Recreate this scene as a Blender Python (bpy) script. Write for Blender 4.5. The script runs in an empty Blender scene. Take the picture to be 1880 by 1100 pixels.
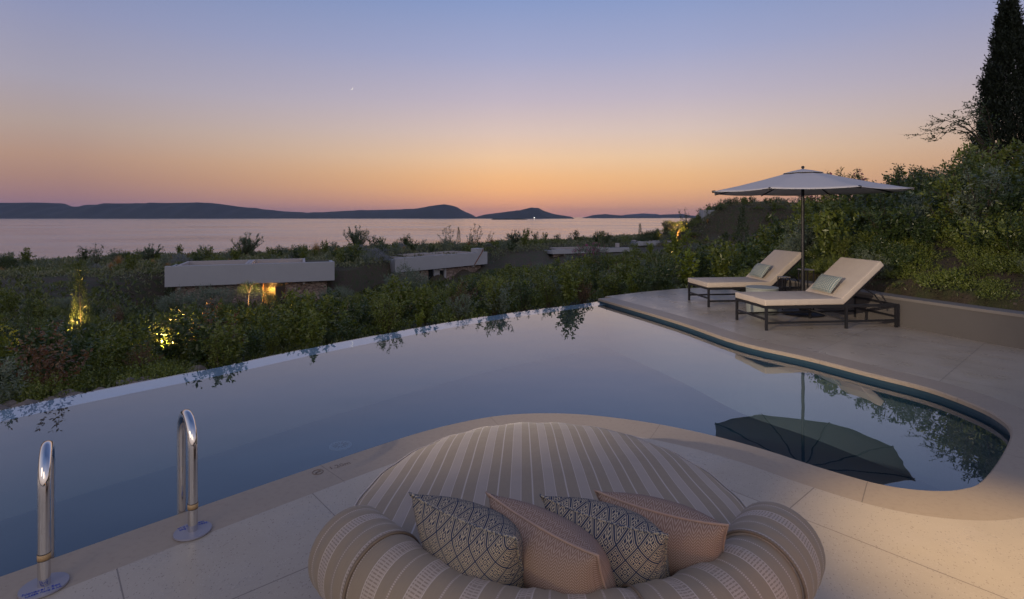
import bpy, bmesh, math, random
import numpy as np
from mathutils import Vector, Matrix, noise
PI=math.pi
random.seed(7); RNG=np.random.default_rng(11)
S=bpy.context.scene; COL=S.collection
F=1000.0; HC=1.7; Y0=398.0
# ------------------------------------------------------------ node helpers
class G:
    def __init__(s,nt): s.nt=nt; s.n=nt.nodes; s.l=nt.links
    def new(s,t,**k):
        n=s.n.new(t)
        for a,b in k.items(): setattr(n,a,b)
        return n
    def set(s,sock,v):
        if v is None: return
        if isinstance(v,bpy.types.NodeSocket): s.l.new(v,sock)
        elif isinstance(v,(tuple,list)) and sock.type=='RGBA': sock.default_value=(*v,1) if len(v)==3 else v
        else: sock.default_value=v
    def m(s,op,a,b=None,c=None):
        n=s.new('ShaderNodeMath',operation=op)
        s.set(n.inputs[0],a); s.set(n.inputs[1],b); s.set(n.inputs[2],c)
        return n.outputs[0]
    def mix(s,f,a,b,mode='MIX'):
        n=s.new('ShaderNodeMix',data_type='RGBA',blend_type=mode)
        s.set(n.inputs[0],f); s.set(n.inputs[6],a); s.set(n.inputs[7],b)
        return n.outputs[2]
    def noise(s,vec,scale,detail=3,rough=.5):
        n=s.new('ShaderNodeTexNoise'); s.set(n.inputs['Vector'],vec)
        n.inputs['Scale'].default_value=scale; n.inputs['Detail'].default_value=detail; n.inputs['Roughness'].default_value=rough
        return n.outputs[0]
    def vor(s,vec,scale,feat='F1',out=0):
        n=s.new('ShaderNodeTexVoronoi',feature=feat); s.set(n.inputs['Vector'],vec); n.inputs['Scale'].default_value=scale
        return n.outputs[out]
    def map(s,v,a,b,c=0,d=1):
        n=s.new('ShaderNodeMapRange'); s.set(n.inputs[0],v)
        for i,x in enumerate((a,b,c,d)): n.inputs[i+1].default_value=x
        return n.outputs[0]
    def ramp(s,v,stops,interp='LINEAR'):
        n=s.new('ShaderNodeValToRGB'); s.set(n.inputs[0],v); r=n.color_ramp; r.interpolation=interp
        while len(r.elements)<len(stops): r.elements.new(.5)
        for e,(p,c) in zip(r.elements,stops): e.position=p; e.color=(*c,1)
        return n.outputs[0]
    def obj(s): return s.new('ShaderNodeTexCoord').outputs['Object']
    def uv(s): return s.new('ShaderNodeTexCoord').outputs['UV']
    def sep(s,v):
        n=s.new('ShaderNodeSeparateXYZ'); s.set(n.inputs[0],v); return n.outputs
    def comb(s,x,y,z=0.0):
        n=s.new('ShaderNodeCombineXYZ'); s.set(n.inputs[0],x); s.set(n.inputs[1],y); s.set(n.inputs[2],z); return n.outputs[0]
    def bump(s,h,st=.3,dist=.01):
        n=s.new('ShaderNodeBump'); s.set(n.inputs['Height'],h); n.inputs['Strength'].default_value=st; n.inputs['Distance'].default_value=dist
        return n.outputs[0]
    def band(s,f,a,b):   # 1 inside a..b
        return s.m('MULTIPLY',s.m('GREATER_THAN',f,a),s.m('LESS_THAN',f,b))
MATS={}
def mat(name,color=(.5,.5,.5),rough=.6,metal=0,spec=.5,build=None):
    if name in MATS: return MATS[name]
    m=bpy.data.materials.new(name); m.use_nodes=True; g=G(m.node_tree)
    p=g.n['Principled BSDF']; MATS[name]=m
    p.inputs['Base Color'].default_value=(*color,1); p.inputs['Roughness'].default_value=rough
    p.inputs['Metallic'].default_value=metal; p.inputs['Specular IOR Level'].default_value=spec
    if build: build(g,p)
    return m
def lin(r,g_,b):
    f=lambda c:(c/255/12.92) if c/255<=.04045 else ((c/255+.055)/1.055)**2.4
    return (f(r),f(g_),f(b))
# ------------------------------------------------------------ mesh helpers
class MB:
    def __init__(s): s.v=[]; s.f=[]; s.uv=[]
    def add(s,vs,fs,uvs=None,M=None):
        o=len(s.v)
        if M is not None: vs=[tuple(M@Vector(v)) for v in vs]
        s.v+= [tuple(v) for v in vs]; s.f+=[[i+o for i in f] for f in fs]
        s.uv+= uvs if uvs else [[(0,0)]*len(f) for f in fs]
        return s
    def box(s,a,b,M=None):
        x0,y0,z0=a; x1,y1,z1=b
        vs=[(x0,y0,z0),(x1,y0,z0),(x1,y1,z0),(x0,y1,z0),(x0,y0,z1),(x1,y0,z1),(x1,y1,z1),(x0,y1,z1)]
        return s.add(vs,[[0,3,2,1],[4,5,6,7],[0,1,5,4],[1,2,6,5],[2,3,7,6],[3,0,4,7]],M=M)
    def tube(s,pts,r,n=10,caps=True,u0=0.0,closed=False,ry=None,up=None,rs=None):
        pts=[Vector(p) for p in pts]; N=len(pts)
        rad=r if isinstance(r,(list,tuple)) else [r]*N
        vs=[];fs=[];uvs=[]; L=[u0]; 
        for i in range(1,N): L.append(L[-1]+(pts[i]-pts[i-1]).length)
        pr=None
        for i,p in enumerate(pts):
            if closed: t=(pts[(i+1)%N]-pts[i-1])
            else: t=(pts[min(i+1,N-1)]-pts[max(i-1,0)])
            t.normalize()
            if up is not None: a=Vector(up)-t*t.dot(Vector(up))
            elif pr is None: a=Vector((0,0,1)) if abs(t.z)<.9 else Vector((1,0,0)); a=a-t*a.dot(t)
            else: a=pr-t*pr.dot(t)
            a.normalize(); pr=a; b=t.cross(a)
            for k in range(n):
                th=2*PI*k/n
                vs.append(p+a*math.cos(th)*rad[i]+b*math.sin(th)*rad[i]*(ry or 1))
        M_=N if closed else N-1
        for i in range(M_):
            j=(i+1)%N
            for k in range(n):
                k2=(k+1)%n
                fs.append([i*n+k,i*n+k2,j*n+k2,j*n+k])
                ua=L[i]; ub=L[j] if j>i else L[i]+(pts[j]-pts[i]).length
                va=k/n; vb=(k+1)/n; w=2*PI*max(rad)
                uvs.append([(ua,va*w),(ua,vb*w),(ub,vb*w),(ub,va*w)])
        if caps and not closed:
            fs.append(list(range(n))[::-1]); uvs.append([(L[0],0)]*n)
            fs.append([(N-1)*n+k for k in range(n)]); uvs.append([(L[-1],0)]*n)
        return s.add(vs,fs,uvs)
    def lathe(s,prof,n=32,c=(0,0),M=None):
        vs=[];fs=[]
        for r,z in prof:
            for k in range(n): th=2*PI*k/n; vs.append((c[0]+r*math.cos(th),c[1]+r*math.sin(th),z))
        for i in range(len(prof)-1):
            for k in range(n): fs.append([i*n+k,i*n+(k+1)%n,(i+1)*n+(k+1)%n,(i+1)*n+k])
        if prof[0][0]>1e-4: fs.append(list(range(n))[::-1])
        if prof[-1][0]>1e-4: fs.append([(len(prof)-1)*n+k for k in range(n)])
        return s.add(vs,fs,M=M)
    def build(s,name,m,parent=None,smooth=False,bevel=0,seg=2,doubles=False):
        me=bpy.data.meshes.new(name); me.from_pydata(s.v,[],s.f)
        uvl=me.uv_layers.new(name='UVMap'); flat=[c for f in s.uv for uv in f for c in uv]
        uvl.data.foreach_set('uv',flat)
        if bevel or doubles:
            bm=bmesh.new(); bm.from_mesh(me)
            if doubles: bmesh.ops.remove_doubles(bm,verts=bm.verts,dist=1e-4)
            if bevel: bmesh.ops.bevel(bm,geom=bm.edges[:],offset=bevel,segments=seg,affect='EDGES',profile=.6,clamp_overlap=True)
            bm.to_mesh(me); bm.free()
        me.materials.append(m)
        if smooth:
            me.polygons.foreach_set('use_smooth',[True]*len(me.polygons))
            if smooth=='auto':
                me.set_sharp_from_angle(angle=math.radians(38))
        o=bpy.data.objects.new(name,me); COL.objects.link(o)
        if parent: o.parent=parent
        return o
def tag(o,label=None,cat=None,group=None,kind=None):
    if label: o['label']=label
    if cat: o['category']=cat
    if group: o['group']=group
    if kind: o['kind']=kind
    return o
def empty(name,loc,rz=0,label=None,cat=None,group=None):
    o=bpy.data.objects.new(name,None); COL.objects.link(o); o.location=loc; o.rotation_euler=(0,0,rz)
    o.empty_display_size=.2
    return tag(o,label,cat,group)
def copy_tree(o,parent=None):
    c=o.copy(); COL.objects.link(c); c.parent=parent
    for ch in list(o.children): copy_tree(ch,c)
    return c
def catmull(P,n=8):
    P=[Vector(p) for p in P]; out=[]
    for i in range(len(P)-1):
        p0=P[max(i-1,0)];p1=P[i];p2=P[i+1];p3=P[min(i+2,len(P)-1)]
        for k in range(n):
            t=k/n
            out.append(.5*((2*p1)+(p2-p0)*t+(2*p0-5*p1+4*p2-p3)*t*t+(3*p1-p0-3*p2+p3)*t**3))
    out.append(P[-1]); return out
def gp(px,py,z=0.0):
    k=(HC-z)/(py-Y0); return ((px-940)*k,F*k)
def offset(P,d):
    out=[]
    for i in range(len(P)):
        t=(P[min(i+1,len(P)-1)]-P[max(i-1,0)]); t=Vector((t.x,t.y)).normalized()
        out.append(Vector((P[i].x-t.y*d,P[i].y+t.x*d)))
    return out
def ngon(mb,P,z): mb.add([(p[0],p[1],z) for p in P],[list(range(len(P)))])
def tri_poly(P,z,name,m,parent=None,down=None,double=False):
    """flat polygon, optional vertical skirt to z=down"""
    from mathutils.geometry import tessellate_polygon
    mb=MB(); vs=[(p[0],p[1],z) for p in P]
    tr=tessellate_polygon([[Vector(v) for v in vs]])
    a=sum(P[i][0]*P[(i+1)%len(P)][1]-P[(i+1)%len(P)][0]*P[i][1] for i in range(len(P)))
    fs=[]
    for t in tr:
        p,q,r=[Vector(vs[i]) for i in t]
        fs.append(list(t) if (q-p).cross(r-p).z>0 else list(t)[::-1])
    mb.add(vs,fs)
    if down is not None:
        n=len(P)
        for i in range(n):
            j=(i+1)%n; q=[(*P[i][:2],z),(*P[j][:2],z),(*P[j][:2],down),(*P[i][:2],down)]
            if a>0: q=q[::-1]
            mb.add(q,[[0,1,2,3]])
    return mb.build(name,m,parent)
# ------------------------------------------------------------ layout curves
inner_px=[(1098,548),(1240,589),(1354,627),(1482,656),(1600,686),(1700,711),(1782,740),(1832,765),(1855,790),(1842,829),(1803,880),(1761,897),(1697,899),(1612,887),(1505,857),(1399,823),(1293,795),(1186,774),(1080,761),(1000,758),(930,761),(863,771),(778,791),(676,823),(540,869),(366,929),(0,1057)]
IN=[gp(*p) for p in inner_px]
IN=IN+[(-3.2,1.76),(-4.2,.7),(-5.6,-.8),(-7.0,-2.3)]
IN=[Vector((p.x,p.y)) for p in catmull([(x,y,0) for x,y in IN],6)]      # runs far corner -> right -> near -> left
COPO=offset(IN,.34)         # left side of travel is outside the pool?
if (COPO[40]-Vector((0,6))).length<(IN[40]-Vector((0,6))).length: COPO=offset(IN,-.34); SGN=-1
else: SGN=1
WZ=-.09
E=[(-9.5,-1.5),(-6.6,2.2),(-4.75,5.03),(-3.50,6.50),(-2.6,7.62),(-.68,9.62),(1.82,11.5)]
E=[Vector((p.x,p.y)) for p in catmull([(x,y,0) for x,y in E],6)]
WALL=[(9.6,.8),(7.9,4.2),(7.2,5.8),(6.55,6.97),(6.14,8.02),(5.86,8.93),(5.64,10.08),(5.42,10.96),(5.0,12.9)]
WALL=[Vector((p.x,p.y)) for p in catmull([(x,y,0) for x,y in WALL[:-1]]+[(5.36,11.25,0)],5)]
# ------------------------------------------------------------ terrain height
def sm(x): x=np.clip(x,0,1); return x*x*(3-2*x)
_ye_x=np.array([-60,-12,-9.5,-6.6,-4.75,-3.5,-2.6,-.68,1.82,5,6.5,60]); _ye_y=np.array([-60,-4.6,-1.5,2.2,5.03,6.5,7.62,9.62,11.5,12.95,13.4,30])
_w_y=np.array([-40,-4,.8,4.2,5.8,6.97,8.02,8.93,10.08,10.96,12.9,17,26,40,60,100]); _w_x=np.array([30,11,9.6,7.9,7.2,6.55,6.14,5.86,5.64,5.42,5.0,6.6,11,19,33,60])
_f_x=np.array([-90,-60,-23.2,-12.7,-11.2,-2.5,4.6,16.4,18.0,27,40,90]); _f_y=np.array([18,28,35.9,39.9,51.2,61.3,66,71.6,79,80.5,90,110])
_c_x=np.array([-160,-70,-43,-33,-19.5,0,15,22,40,160]); _c_y=np.array([-30,32,46,52,64,75,85,96,112,112])
def hnoise(X,Y):
    return (.10*np.sin(X*.9+1.3*np.sin(Y*.37))*np.cos(Y*.8+np.sin(X*.5))+.22*np.sin(X*.23+.7)*np.sin(Y*.19+.4*np.sin(X*.11))+.04*np.sin(X*2.7+Y*1.9)*np.sin(Y*2.3-X*.8))
_tq=(np.array([0,147,300,470,640,800,900,1000,1100,1250])-940)/F
_ty=np.array([5,6.5,8,10,12,15,18,22,26,30,35,40,50,60])
_tz=np.array([[-.2,-.45,-.8,-1.1,-1.4,-1.85,-2.1,-2.35,-2.5,-2.6,-2.65,-2.65,-2.7,-2.7],
[-.15,-.35,-.7,-1.05,-1.4,-1.85,-2.15,-2.4,-2.55,-2.6,-2.5,-2.5,-2.5,-2.5],
[-.15,-.3,-.5,-.9,-1.25,-1.8,-2.3,-2.9,-3.4,-3.9,-4.3,-4.4,-4.4,-4.4],
[-.2,-.25,-.4,-.75,-1.1,-1.6,-2.1,-2.8,-3.4,-3.9,-4.5,-4.6,-4.6,-4.6],
[-.2,-.2,-.3,-.5,-.9,-1.4,-1.9,-2.6,-3.2,-3.7,-4.2,-4.4,-4.5,-4.5],
[-.2,-.2,-.2,-.3,-.6,-1.1,-1.6,-2.2,-2.8,-3.3,-3.9,-4.4,-5.1,-5.2],
[-.2,-.2,-.2,-.2,-.45,-.9,-1.35,-1.9,-2.4,-2.8,-3.3,-3.7,-4.2,-4.2],
[-.2,-.2,-.2,-.2,-.3,-.7,-1.1,-1.5,-1.9,-2.2,-2.6,-2.9,-3.3,-3.5],
[-.2,-.2,-.2,-.2,-.22,-.5,-.8,-1.1,-1.4,-1.7,-2.0,-2.3,-2.7,-3.0],
[-.15,-.15,-.15,-.15,-.15,-.3,-.5,-.8,-1.1,-1.3,-1.55,-1.8,-2.1,-2.3]])
def table(X,Y):
    Yc=np.clip(Y,5,60); q=np.clip(X/np.maximum(Y,1),_tq[0],_tq[-1])
    a=np.interp(q,_tq,np.arange(len(_tq))); b=np.interp(Yc,_ty,np.arange(len(_ty)))
    i=np.minimum(a.astype(int),len(_tq)-2); j=np.minimum(b.astype(int),len(_ty)-2); u=a-i; v=b-j; u=u*u*(3-2*u)
    return _tz[i,j]*(1-u)*(1-v)+_tz[i+1,j]*u*(1-v)+_tz[i,j+1]*(1-u)*v+_tz[i+1,j+1]*u*v
def H(X,Y):
    X=np.asarray(X,float); Y=np.asarray(Y,float)
    p=(Y-np.interp(X,_ye_x,_ye_y))*.74
    d=(X-np.interp(Y,_w_y,_w_x))*.88
    B=table(X,Y)
    B=np.where(Y<14,np.minimum(B,-.14),B)
    # plateau of roof gardens
    fe=np.interp(X,_f_x,_f_y); w=np.interp(X,[-40,-27,-23.6,-12.4,-10.9,-2.6,0,3.5,4.8,26.5,29],[16,12,1.5,1.5,1.8,1.8,11,10,1.8,1.8,12]); ofs=np.interp(X,[-27,-23.6,-12.4,-10.9,-2.6,0,3.5,4.8,26.5,29],[9,-.9,-.9,-.9,-.9,8,7,-.9,-.9,9])
    pl=-2.35+.012*(Y-50)*(Y>50); pl=pl-.75*sm((X+12.2)/1.2)*(1-sm((X+2.5)/2))*(1-sm((Y-fe-4)/4))-.5*sm((X-3)/2)*(1-sm((X-27)/3))*(1-sm((Y-fe-4)/4))
    s=sm((Y-fe+ofs)/w)
    z=B*(1-s)+pl*s
    # far mound on the right
    z=z+5.5*sm((X-.276*Y)/11.8)*sm((Y-79)/6)*(1-sm((Y-100)/10))
    cr=np.interp(X,_c_x,_c_y)
    z=z-21*sm((Y-cr)/45)
    # bank on the right
    dd=np.maximum(d,0); zb=np.interp(Y,[11.0,11.7],[.38,-.05])+2.85*(1-np.exp(-dd/6.2))+.03*dd
    sb=np.where(Y<12.9,(d>.28)*1.0,sm((d+1.5)/np.interp(Y,[12.9,20,40],[2.2,7,14])))
    sb=sb*(1-sm((Y-58)/22)); z=z*(1-sb)+zb*sb
    n=hnoise(X,Y)
    z=z+n*sm(np.maximum(p,d)/8)*.8
    inside=(p<np.interp(X,[1.5,3],[.02,-.25]))&(d<.28)
    return np.where(inside,-1.9,z)
def h1(x,y): return float(H(x,y))
def hit(px,py,y0=5.0,y1=160):
    """where the view ray through a photo pixel meets the ground (used once, to read off a position)"""
    Y=y0
    while Y<y1:
        x=(px-940)/F*Y; z=HC-(py-Y0)/F*Y; h=h1(x,Y)
        if h>-1.8 and z<=h: return x,Y,h
        Y+=.05+Y*.002
    return (px-940)/F*y1,y1,h1((px-940)/F*y1,y1)
def at(px,Y): x=(px-940)/F*Y; return x,Y,h1(x,Y)
# ------------------------------------------------------------ materials
def stone_deck(g,p):
    o=g.obj(); x,y,z=g.sep(o)
    u=g.m('ADD',g.m('MULTIPLY',g.m('ADD',x,1.243),.752),g.m('MULTIPLY',g.m('SUBTRACT',y,3.366),.659))
    v=g.m('SUBTRACT',g.m('MULTIPLY',g.m('ADD',x,1.04),.659),g.m('MULTIPLY',g.m('SUBTRACT',y,2.6),.752))
    cu=g.m('DIVIDE',u,.985); 
    row=g.m('FLOOR',cu); v2=g.m('ADD',g.m('DIVIDE',v,1.32),g.m('MULTIPLY',row,.0))
    fu=g.m('ABSOLUTE',g.m('SUBTRACT',g.m('FRACT',g.m('ADD',cu,.5)),.5)); fv=g.m('ABSOLUTE',g.m('SUBTRACT',g.m('FRACT',g.m('ADD',v2,.5)),.5))
    j=g.m('MAXIMUM',g.m('LESS_THAN',fu,.0032),g.m('LESS_THAN',fv,.0024))
    slab=g.new('ShaderNodeTexWhiteNoise',noise_dimensions='2D'); g.set(slab.inputs[0],g.comb(g.m('FLOOR',g.m('ADD',cu,.0)),g.m('FLOOR',v2)))
    base=g.mix(g.map(g.noise(o,1.1,5,.65),.3,.7),(.41,.35,.28),(.31,.262,.21))
    base=g.mix(g.m('MULTIPLY',slab.outputs[0],.6),base,(.44,.375,.30))
    rot=g.new('ShaderNodeMapping'); g.set(rot.inputs[0],o); rot.inputs[2].default_value=(0,0,.6); rot.inputs[3].default_value=(1,.45,1)
    w1=g.vor(rot.outputs[0],95); d1=g.m('LESS_THAN',w1,.19)
    sel=g.noise(o,60,1); d1=g.m('MULTIPLY',d1,g.m('GREATER_THAN',sel,.50))
    base=g.mix(g.m('MULTIPLY',d1,.75),base,(.10,.075,.06))
    w2=g.vor(rot.outputs[0],150); l1=g.m('MULTIPLY',g.m('LESS_THAN',w2,.22),g.m('GREATER_THAN',g.noise(o,45,1),.53))
    base=g.mix(g.m('MULTIPLY',l1,.5),base,(.56,.49,.43))
    w3=g.vor(rot.outputs[0],38); d3=g.m('MULTIPLY',g.m('LESS_THAN',w3,.16),g.m('GREATER_THAN',g.noise(o,23,1),.55))
    base=g.mix(g.m('MULTIPLY',d3,.5),base,(.20,.15,.12))
    base=g.mix(g.m('MULTIPLY',j,.7),base,(.10,.075,.06))
    g.set(p.inputs['Base Color'],base)
    g.set(p.inputs['Roughness'],g.map(g.noise(o,3,4),.3,.7,.24,.42))
    g.set(p.inputs['Normal'],g.bump(g.m('SUBTRACT',g.noise(o,70,2),j),.15,.004))
M_DECK=mat('terrazzo',build=stone_deck)
def coping(g,p):
    o=g.obj(); u=g.sep(g.uv())[0]
    f=g.m('ABSOLUTE',g.m('SUBTRACT',g.m('FRACT',g.m('DIVIDE',g.m('ADD',u,.55),1.45)),.5)); j=g.m('GREATER_THAN',f,.4985)
    b=g.mix(g.noise(o,2.2,5),(.345,.28,.215),(.28,.228,.178))
    b=g.mix(g.map(g.noise(o,30,3),.5,.8,0,.45),b,(.22,.17,.135))
    pit=g.m('MULTIPLY',g.m('LESS_THAN',g.vor(o,55),.12),g.m('GREATER_THAN',g.noise(o,9,2),.6))
    b=g.mix(pit,b,(.08,.06,.05)); b=g.mix(g.m('MULTIPLY',j,.7),b,(.11,.085,.07))
    g.set(p.inputs['Base Color'],b); p.inputs['Roughness'].default_value=.5
    g.set(p.inputs['Normal'],g.bump(g.noise(o,40,4),.12,.004))
M_COP=mat('coping_stone',build=coping)
def conc(c1,c2,sc=1.5,rough=.8):
    def f(g,p):
        o=g.obj(); b=g.mix(g.noise(o,sc,5,.6),c1,c2); b=g.mix(g.map(g.noise(o,sc*9,3),.45,.8,0,.3),b,tuple(x*.8 for x in c1))
        g.set(p.inputs['Base Color'],b); p.inputs['Roughness'].default_value=rough
        g.set(p.inputs['Normal'],g.bump(g.noise(o,sc*25,3),.15,.005))
    return f
M_WALL=mat('grey_render',build=conc((.115,.105,.102),(.09,.082,.08)))
M_VILLA=mat('villa_concrete',build=conc((.46,.46,.48),(.36,.36,.38),.35))
M_PALE=mat('pale_plaster',build=conc((.5,.45,.45),(.42,.38,.37),.5))
M_PINKW=mat('buff_plaster',build=conc((.42,.34,.30),(.36,.29,.26),.5))
M_CREST=mat('weir_stone',build=conc((.66,.60,.61),(.58,.53,.55),.8,.5))
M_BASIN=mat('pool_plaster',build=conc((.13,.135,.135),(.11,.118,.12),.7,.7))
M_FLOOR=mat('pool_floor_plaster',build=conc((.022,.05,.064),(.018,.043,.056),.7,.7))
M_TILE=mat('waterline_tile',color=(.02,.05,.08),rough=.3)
def stonewall(g,p):
    o=g.obj(); n=g.new('ShaderNodeMapping'); g.set(n.inputs[0],o); n.inputs[3].default_value=(1,1,2.0)
    e=g.vor(n.outputs[0],2.6,'DISTANCE_TO_EDGE'); c=g.vor(n.outputs[0],2.6,'F1',1)
    b=g.mix(g.sep(c)[0],(.24,.17,.14),(.40,.31,.27)); b=g.mix(g.map(e,0,.07,1,0),b,(.10,.075,.065))
    g.set(p.inputs['Base Color'],b); p.inputs['Roughness'].default_value=.9
    g.set(p.inputs['Normal'],g.bump(g.map(e,0,.1),.8,.05))
M_STONE=mat('rubble_stone_wall',build=stonewall)
def soil(g,p):
    o=g.obj(); b=g.mix(g.noise(o,.5,5,.6),(.105,.075,.048),(.065,.05,.032))
    b=g.mix(g.map(g.noise(o,2.3,4),.45,.65),b,(.06,.075,.025))
    b=g.mix(g.m('MULTIPLY',g.m('LESS_THAN',g.vor(o,14),.25),g.m('GREATER_THAN',g.noise(o,3,2),.55)),b,(.15,.115,.09))
    g.set(p.inputs['Base Color'],b); p.inputs['Roughness'].default_value=.95
    g.set(p.inputs['Normal'],g.bump(g.noise(o,9,6,.7),.9,.12))
M_SOIL=mat('garden_soil',build=soil)
def water(g,p,tint,scale,strength,dist):
    out=g.n['Material Output']; g.n.remove(p)
    gl=g.new('ShaderNodeBsdfGlossy'); gl.inputs['Roughness'].default_value=.0; gl.inputs['Color'].default_value=(1,1,1,1)
    tr=g.new('ShaderNodeBsdfTransparent'); tr.inputs[0].default_value=(*tint,1)
    fr=g.new('ShaderNodeFresnel'); fr.inputs[0].default_value=1.333
    geo=g.new('ShaderNodeNewGeometry')
    o=g.obj(); mp=g.new('ShaderNodeMapping'); g.set(mp.inputs[0],o); mp.inputs[3].default_value=(1,1.0,1)
    nb=g.bump(g.noise(mp.outputs[0],scale,2),strength,dist)
    g.set(gl.inputs['Normal'],nb); g.set(fr.inputs['Normal'],nb)
    mx=g.new('ShaderNodeMixShader'); g.set(mx.inputs[0],g.m('MULTIPLY',g.m('POWER',fr.outputs[0],.66),g.m('SUBTRACT',1.0,geo.outputs['Backfacing'])))
    g.l.new(tr.outputs[0],mx.inputs[1]); g.l.new(gl.outputs[0],mx.inputs[2]); g.l.new(mx.outputs[0],out.inputs[0])
M_POOL=mat('pool_water',build=lambda g,p:water(g,p,(.62,.78,.88),1.6,.10,.02))
def sea(g,p):
    o=g.obj(); mp=g.new('ShaderNodeMapping'); g.set(mp.inputs[0],o); mp.inputs[3].default_value=(.35,1,1)
    n1=g.noise(mp.outputs[0],.16,5,.6); n2=g.noise(mp.outputs[0],.02,3)
    g.set(p.inputs['Base Color'],g.mix(g.map(g.noise(mp.outputs[0],.012,5,.6),.38,.62),(.17,.16,.20),(.33,.29,.30))); p.inputs['Roughness'].default_value=.22; p.inputs['IOR'].default_value=2.0
    h=g.m('ADD',n1,g.m('ADD',g.m('MULTIPLY',n2,2.5),g.m('MULTIPLY',g.noise(mp.outputs[0],.045,4,.6),2.2)))
    g.set(p.inputs['Normal'],g.bump(h,.8,.9))
    g.set(p.inputs['Roughness'],g.map(g.noise(mp.outputs[0],.006,4),.35,.65,.10,.22))
M_SEA=mat('sea_water',build=sea)
M_STEEL=mat('polished_steel',(.75,.72,.70),.07,1,build=lambda g,p:g.set(p.inputs['Roughness'],g.map(g.noise(g.obj(),60,4),.55,.8,.05,.2)))
M_PLATE=mat('film_covered_plate',(.22,.22,.28),.4)
M_BLUE=mat('blue_print',(.02,.05,.35),.6)
M_GOLD=mat('gold_sticker',(.42,.28,.14),.5)
M_BLACK=mat('black_metal',(.012,.012,.015),.45)
M_RUBBER=mat('black_rubber',(.01,.01,.01),.7)
def canvas(g,p):
    p.inputs['Base Color'].default_value=(.62,.60,.62,1); p.inputs['Roughness'].default_value=.9
    out=g.n['Material Output']; t=g.new('ShaderNodeBsdfTranslucent'); t.inputs[0].default_value=(.5,.45,.42,1)
    mx=g.new('ShaderNodeMixShader'); mx.inputs[0].default_value=.22; g.l.new(p.outputs[0],mx.inputs[1]); g.l.new(t.outputs[0],mx.inputs[2]); g.l.new(mx.outputs[0],out.inputs[0])
    g.set(p.inputs['Normal'],g.bump(g.noise(g.obj(),3,3),.25,.03))
M_CANVAS=mat('white_canvas',build=canvas)
def mattress(g,p):
    o=g.obj(); y=g.sep(o)[1]
    f=g.m('ABSOLUTE',g.m('SUBTRACT',g.m('FRACT',g.m('DIVIDE',y,.024)),.5)); l=g.map(f,.30,.5)
    b=g.mix(l,(.56,.48,.40),(.44,.36,.30)); b=g.mix(g.map(g.noise(o,7,4),.35,.75,0,.35),b,(.43,.35,.30))
    g.set(p.inputs['Base Color'],b); p.inputs['Roughness'].default_value=.95; p.inputs['Specular IOR Level'].default_value=.2
    g.set(p.inputs['Normal'],g.bump(g.m('ADD',l,g.noise(o,5,3)),.3,.006))
M_MATT=mat('ribbed_mattress_fabric',build=mattress)
def stripes(ladder):
    def f(g,p):
        u,v,_=g.sep(g.uv()); o=g.obj()
        t=g.m('FRACT',g.m('DIVIDE',u,.152))
        wide=g.band(t,.02,.34); thin=g.band(t,.645,.69)
        edge=g.m('MAXIMUM',g.band(t,.015,.035),g.band(t,.325,.345))
        base=g.mix(g.noise(g.comb(g.m('MULTIPLY',u,260.),g.m('MULTIPLY',v,18.)),1.0,3),(.25,.205,.165),(.205,.168,.135))
        if ladder:
            dash=g.m('LESS_THAN',g.m('FRACT',g.m('DIVIDE',v,.0105)),.42)
            cc=g.m('LESS_THAN',g.m('FRACT',g.m('DIVIDE',v,.007)),.5)
            wl=g.mix(g.m('MULTIPLY',dash,g.m('LESS_THAN',g.m('FRACT',g.m('DIVIDE',u,.017)),.82)),(.335,.285,.265),(.215,.175,.15))
            tl=g.mix(cc,(.38,.325,.305),(.25,.205,.18))
        else:
            wl=g.mix(g.noise(g.comb(g.m('MULTIPLY',u,300.),g.m('MULTIPLY',v,300.)),1.0,2),(.315,.272,.25),(.28,.24,.222)); tl=(.38,.335,.32)
        b=g.mix(wide,base,wl); b=g.mix(thin,b,tl); b=g.mix(edge,b,(.40,.35,.335))
        b=g.mix(g.map(g.noise(o,2.3,5),.4,.8,0,.22),b,(.17,.14,.115))
        g.set(p.inputs['Base Color'],b); p.inputs['Roughness'].default_value=.95; p.inputs['Specular IOR Level'].default_value=.15
        p.inputs['Sheen Weight'].default_value=.15
        hh=g.m('ADD',g.m('MULTIPLY',g.noise(o,9,4),2.2),g.m('MULTIPLY',wide,.25)); g.set(p.inputs['Normal'],g.bump(hh,.45,.006))
    return f
M_SEAT=mat('striped_seat_fabric',build=stripes(False)); M_ROLL=mat('striped_woven_fabric',build=stripes(True))
M_SKIRT=mat('taupe_piping',(.15,.115,.09),.9)
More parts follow.
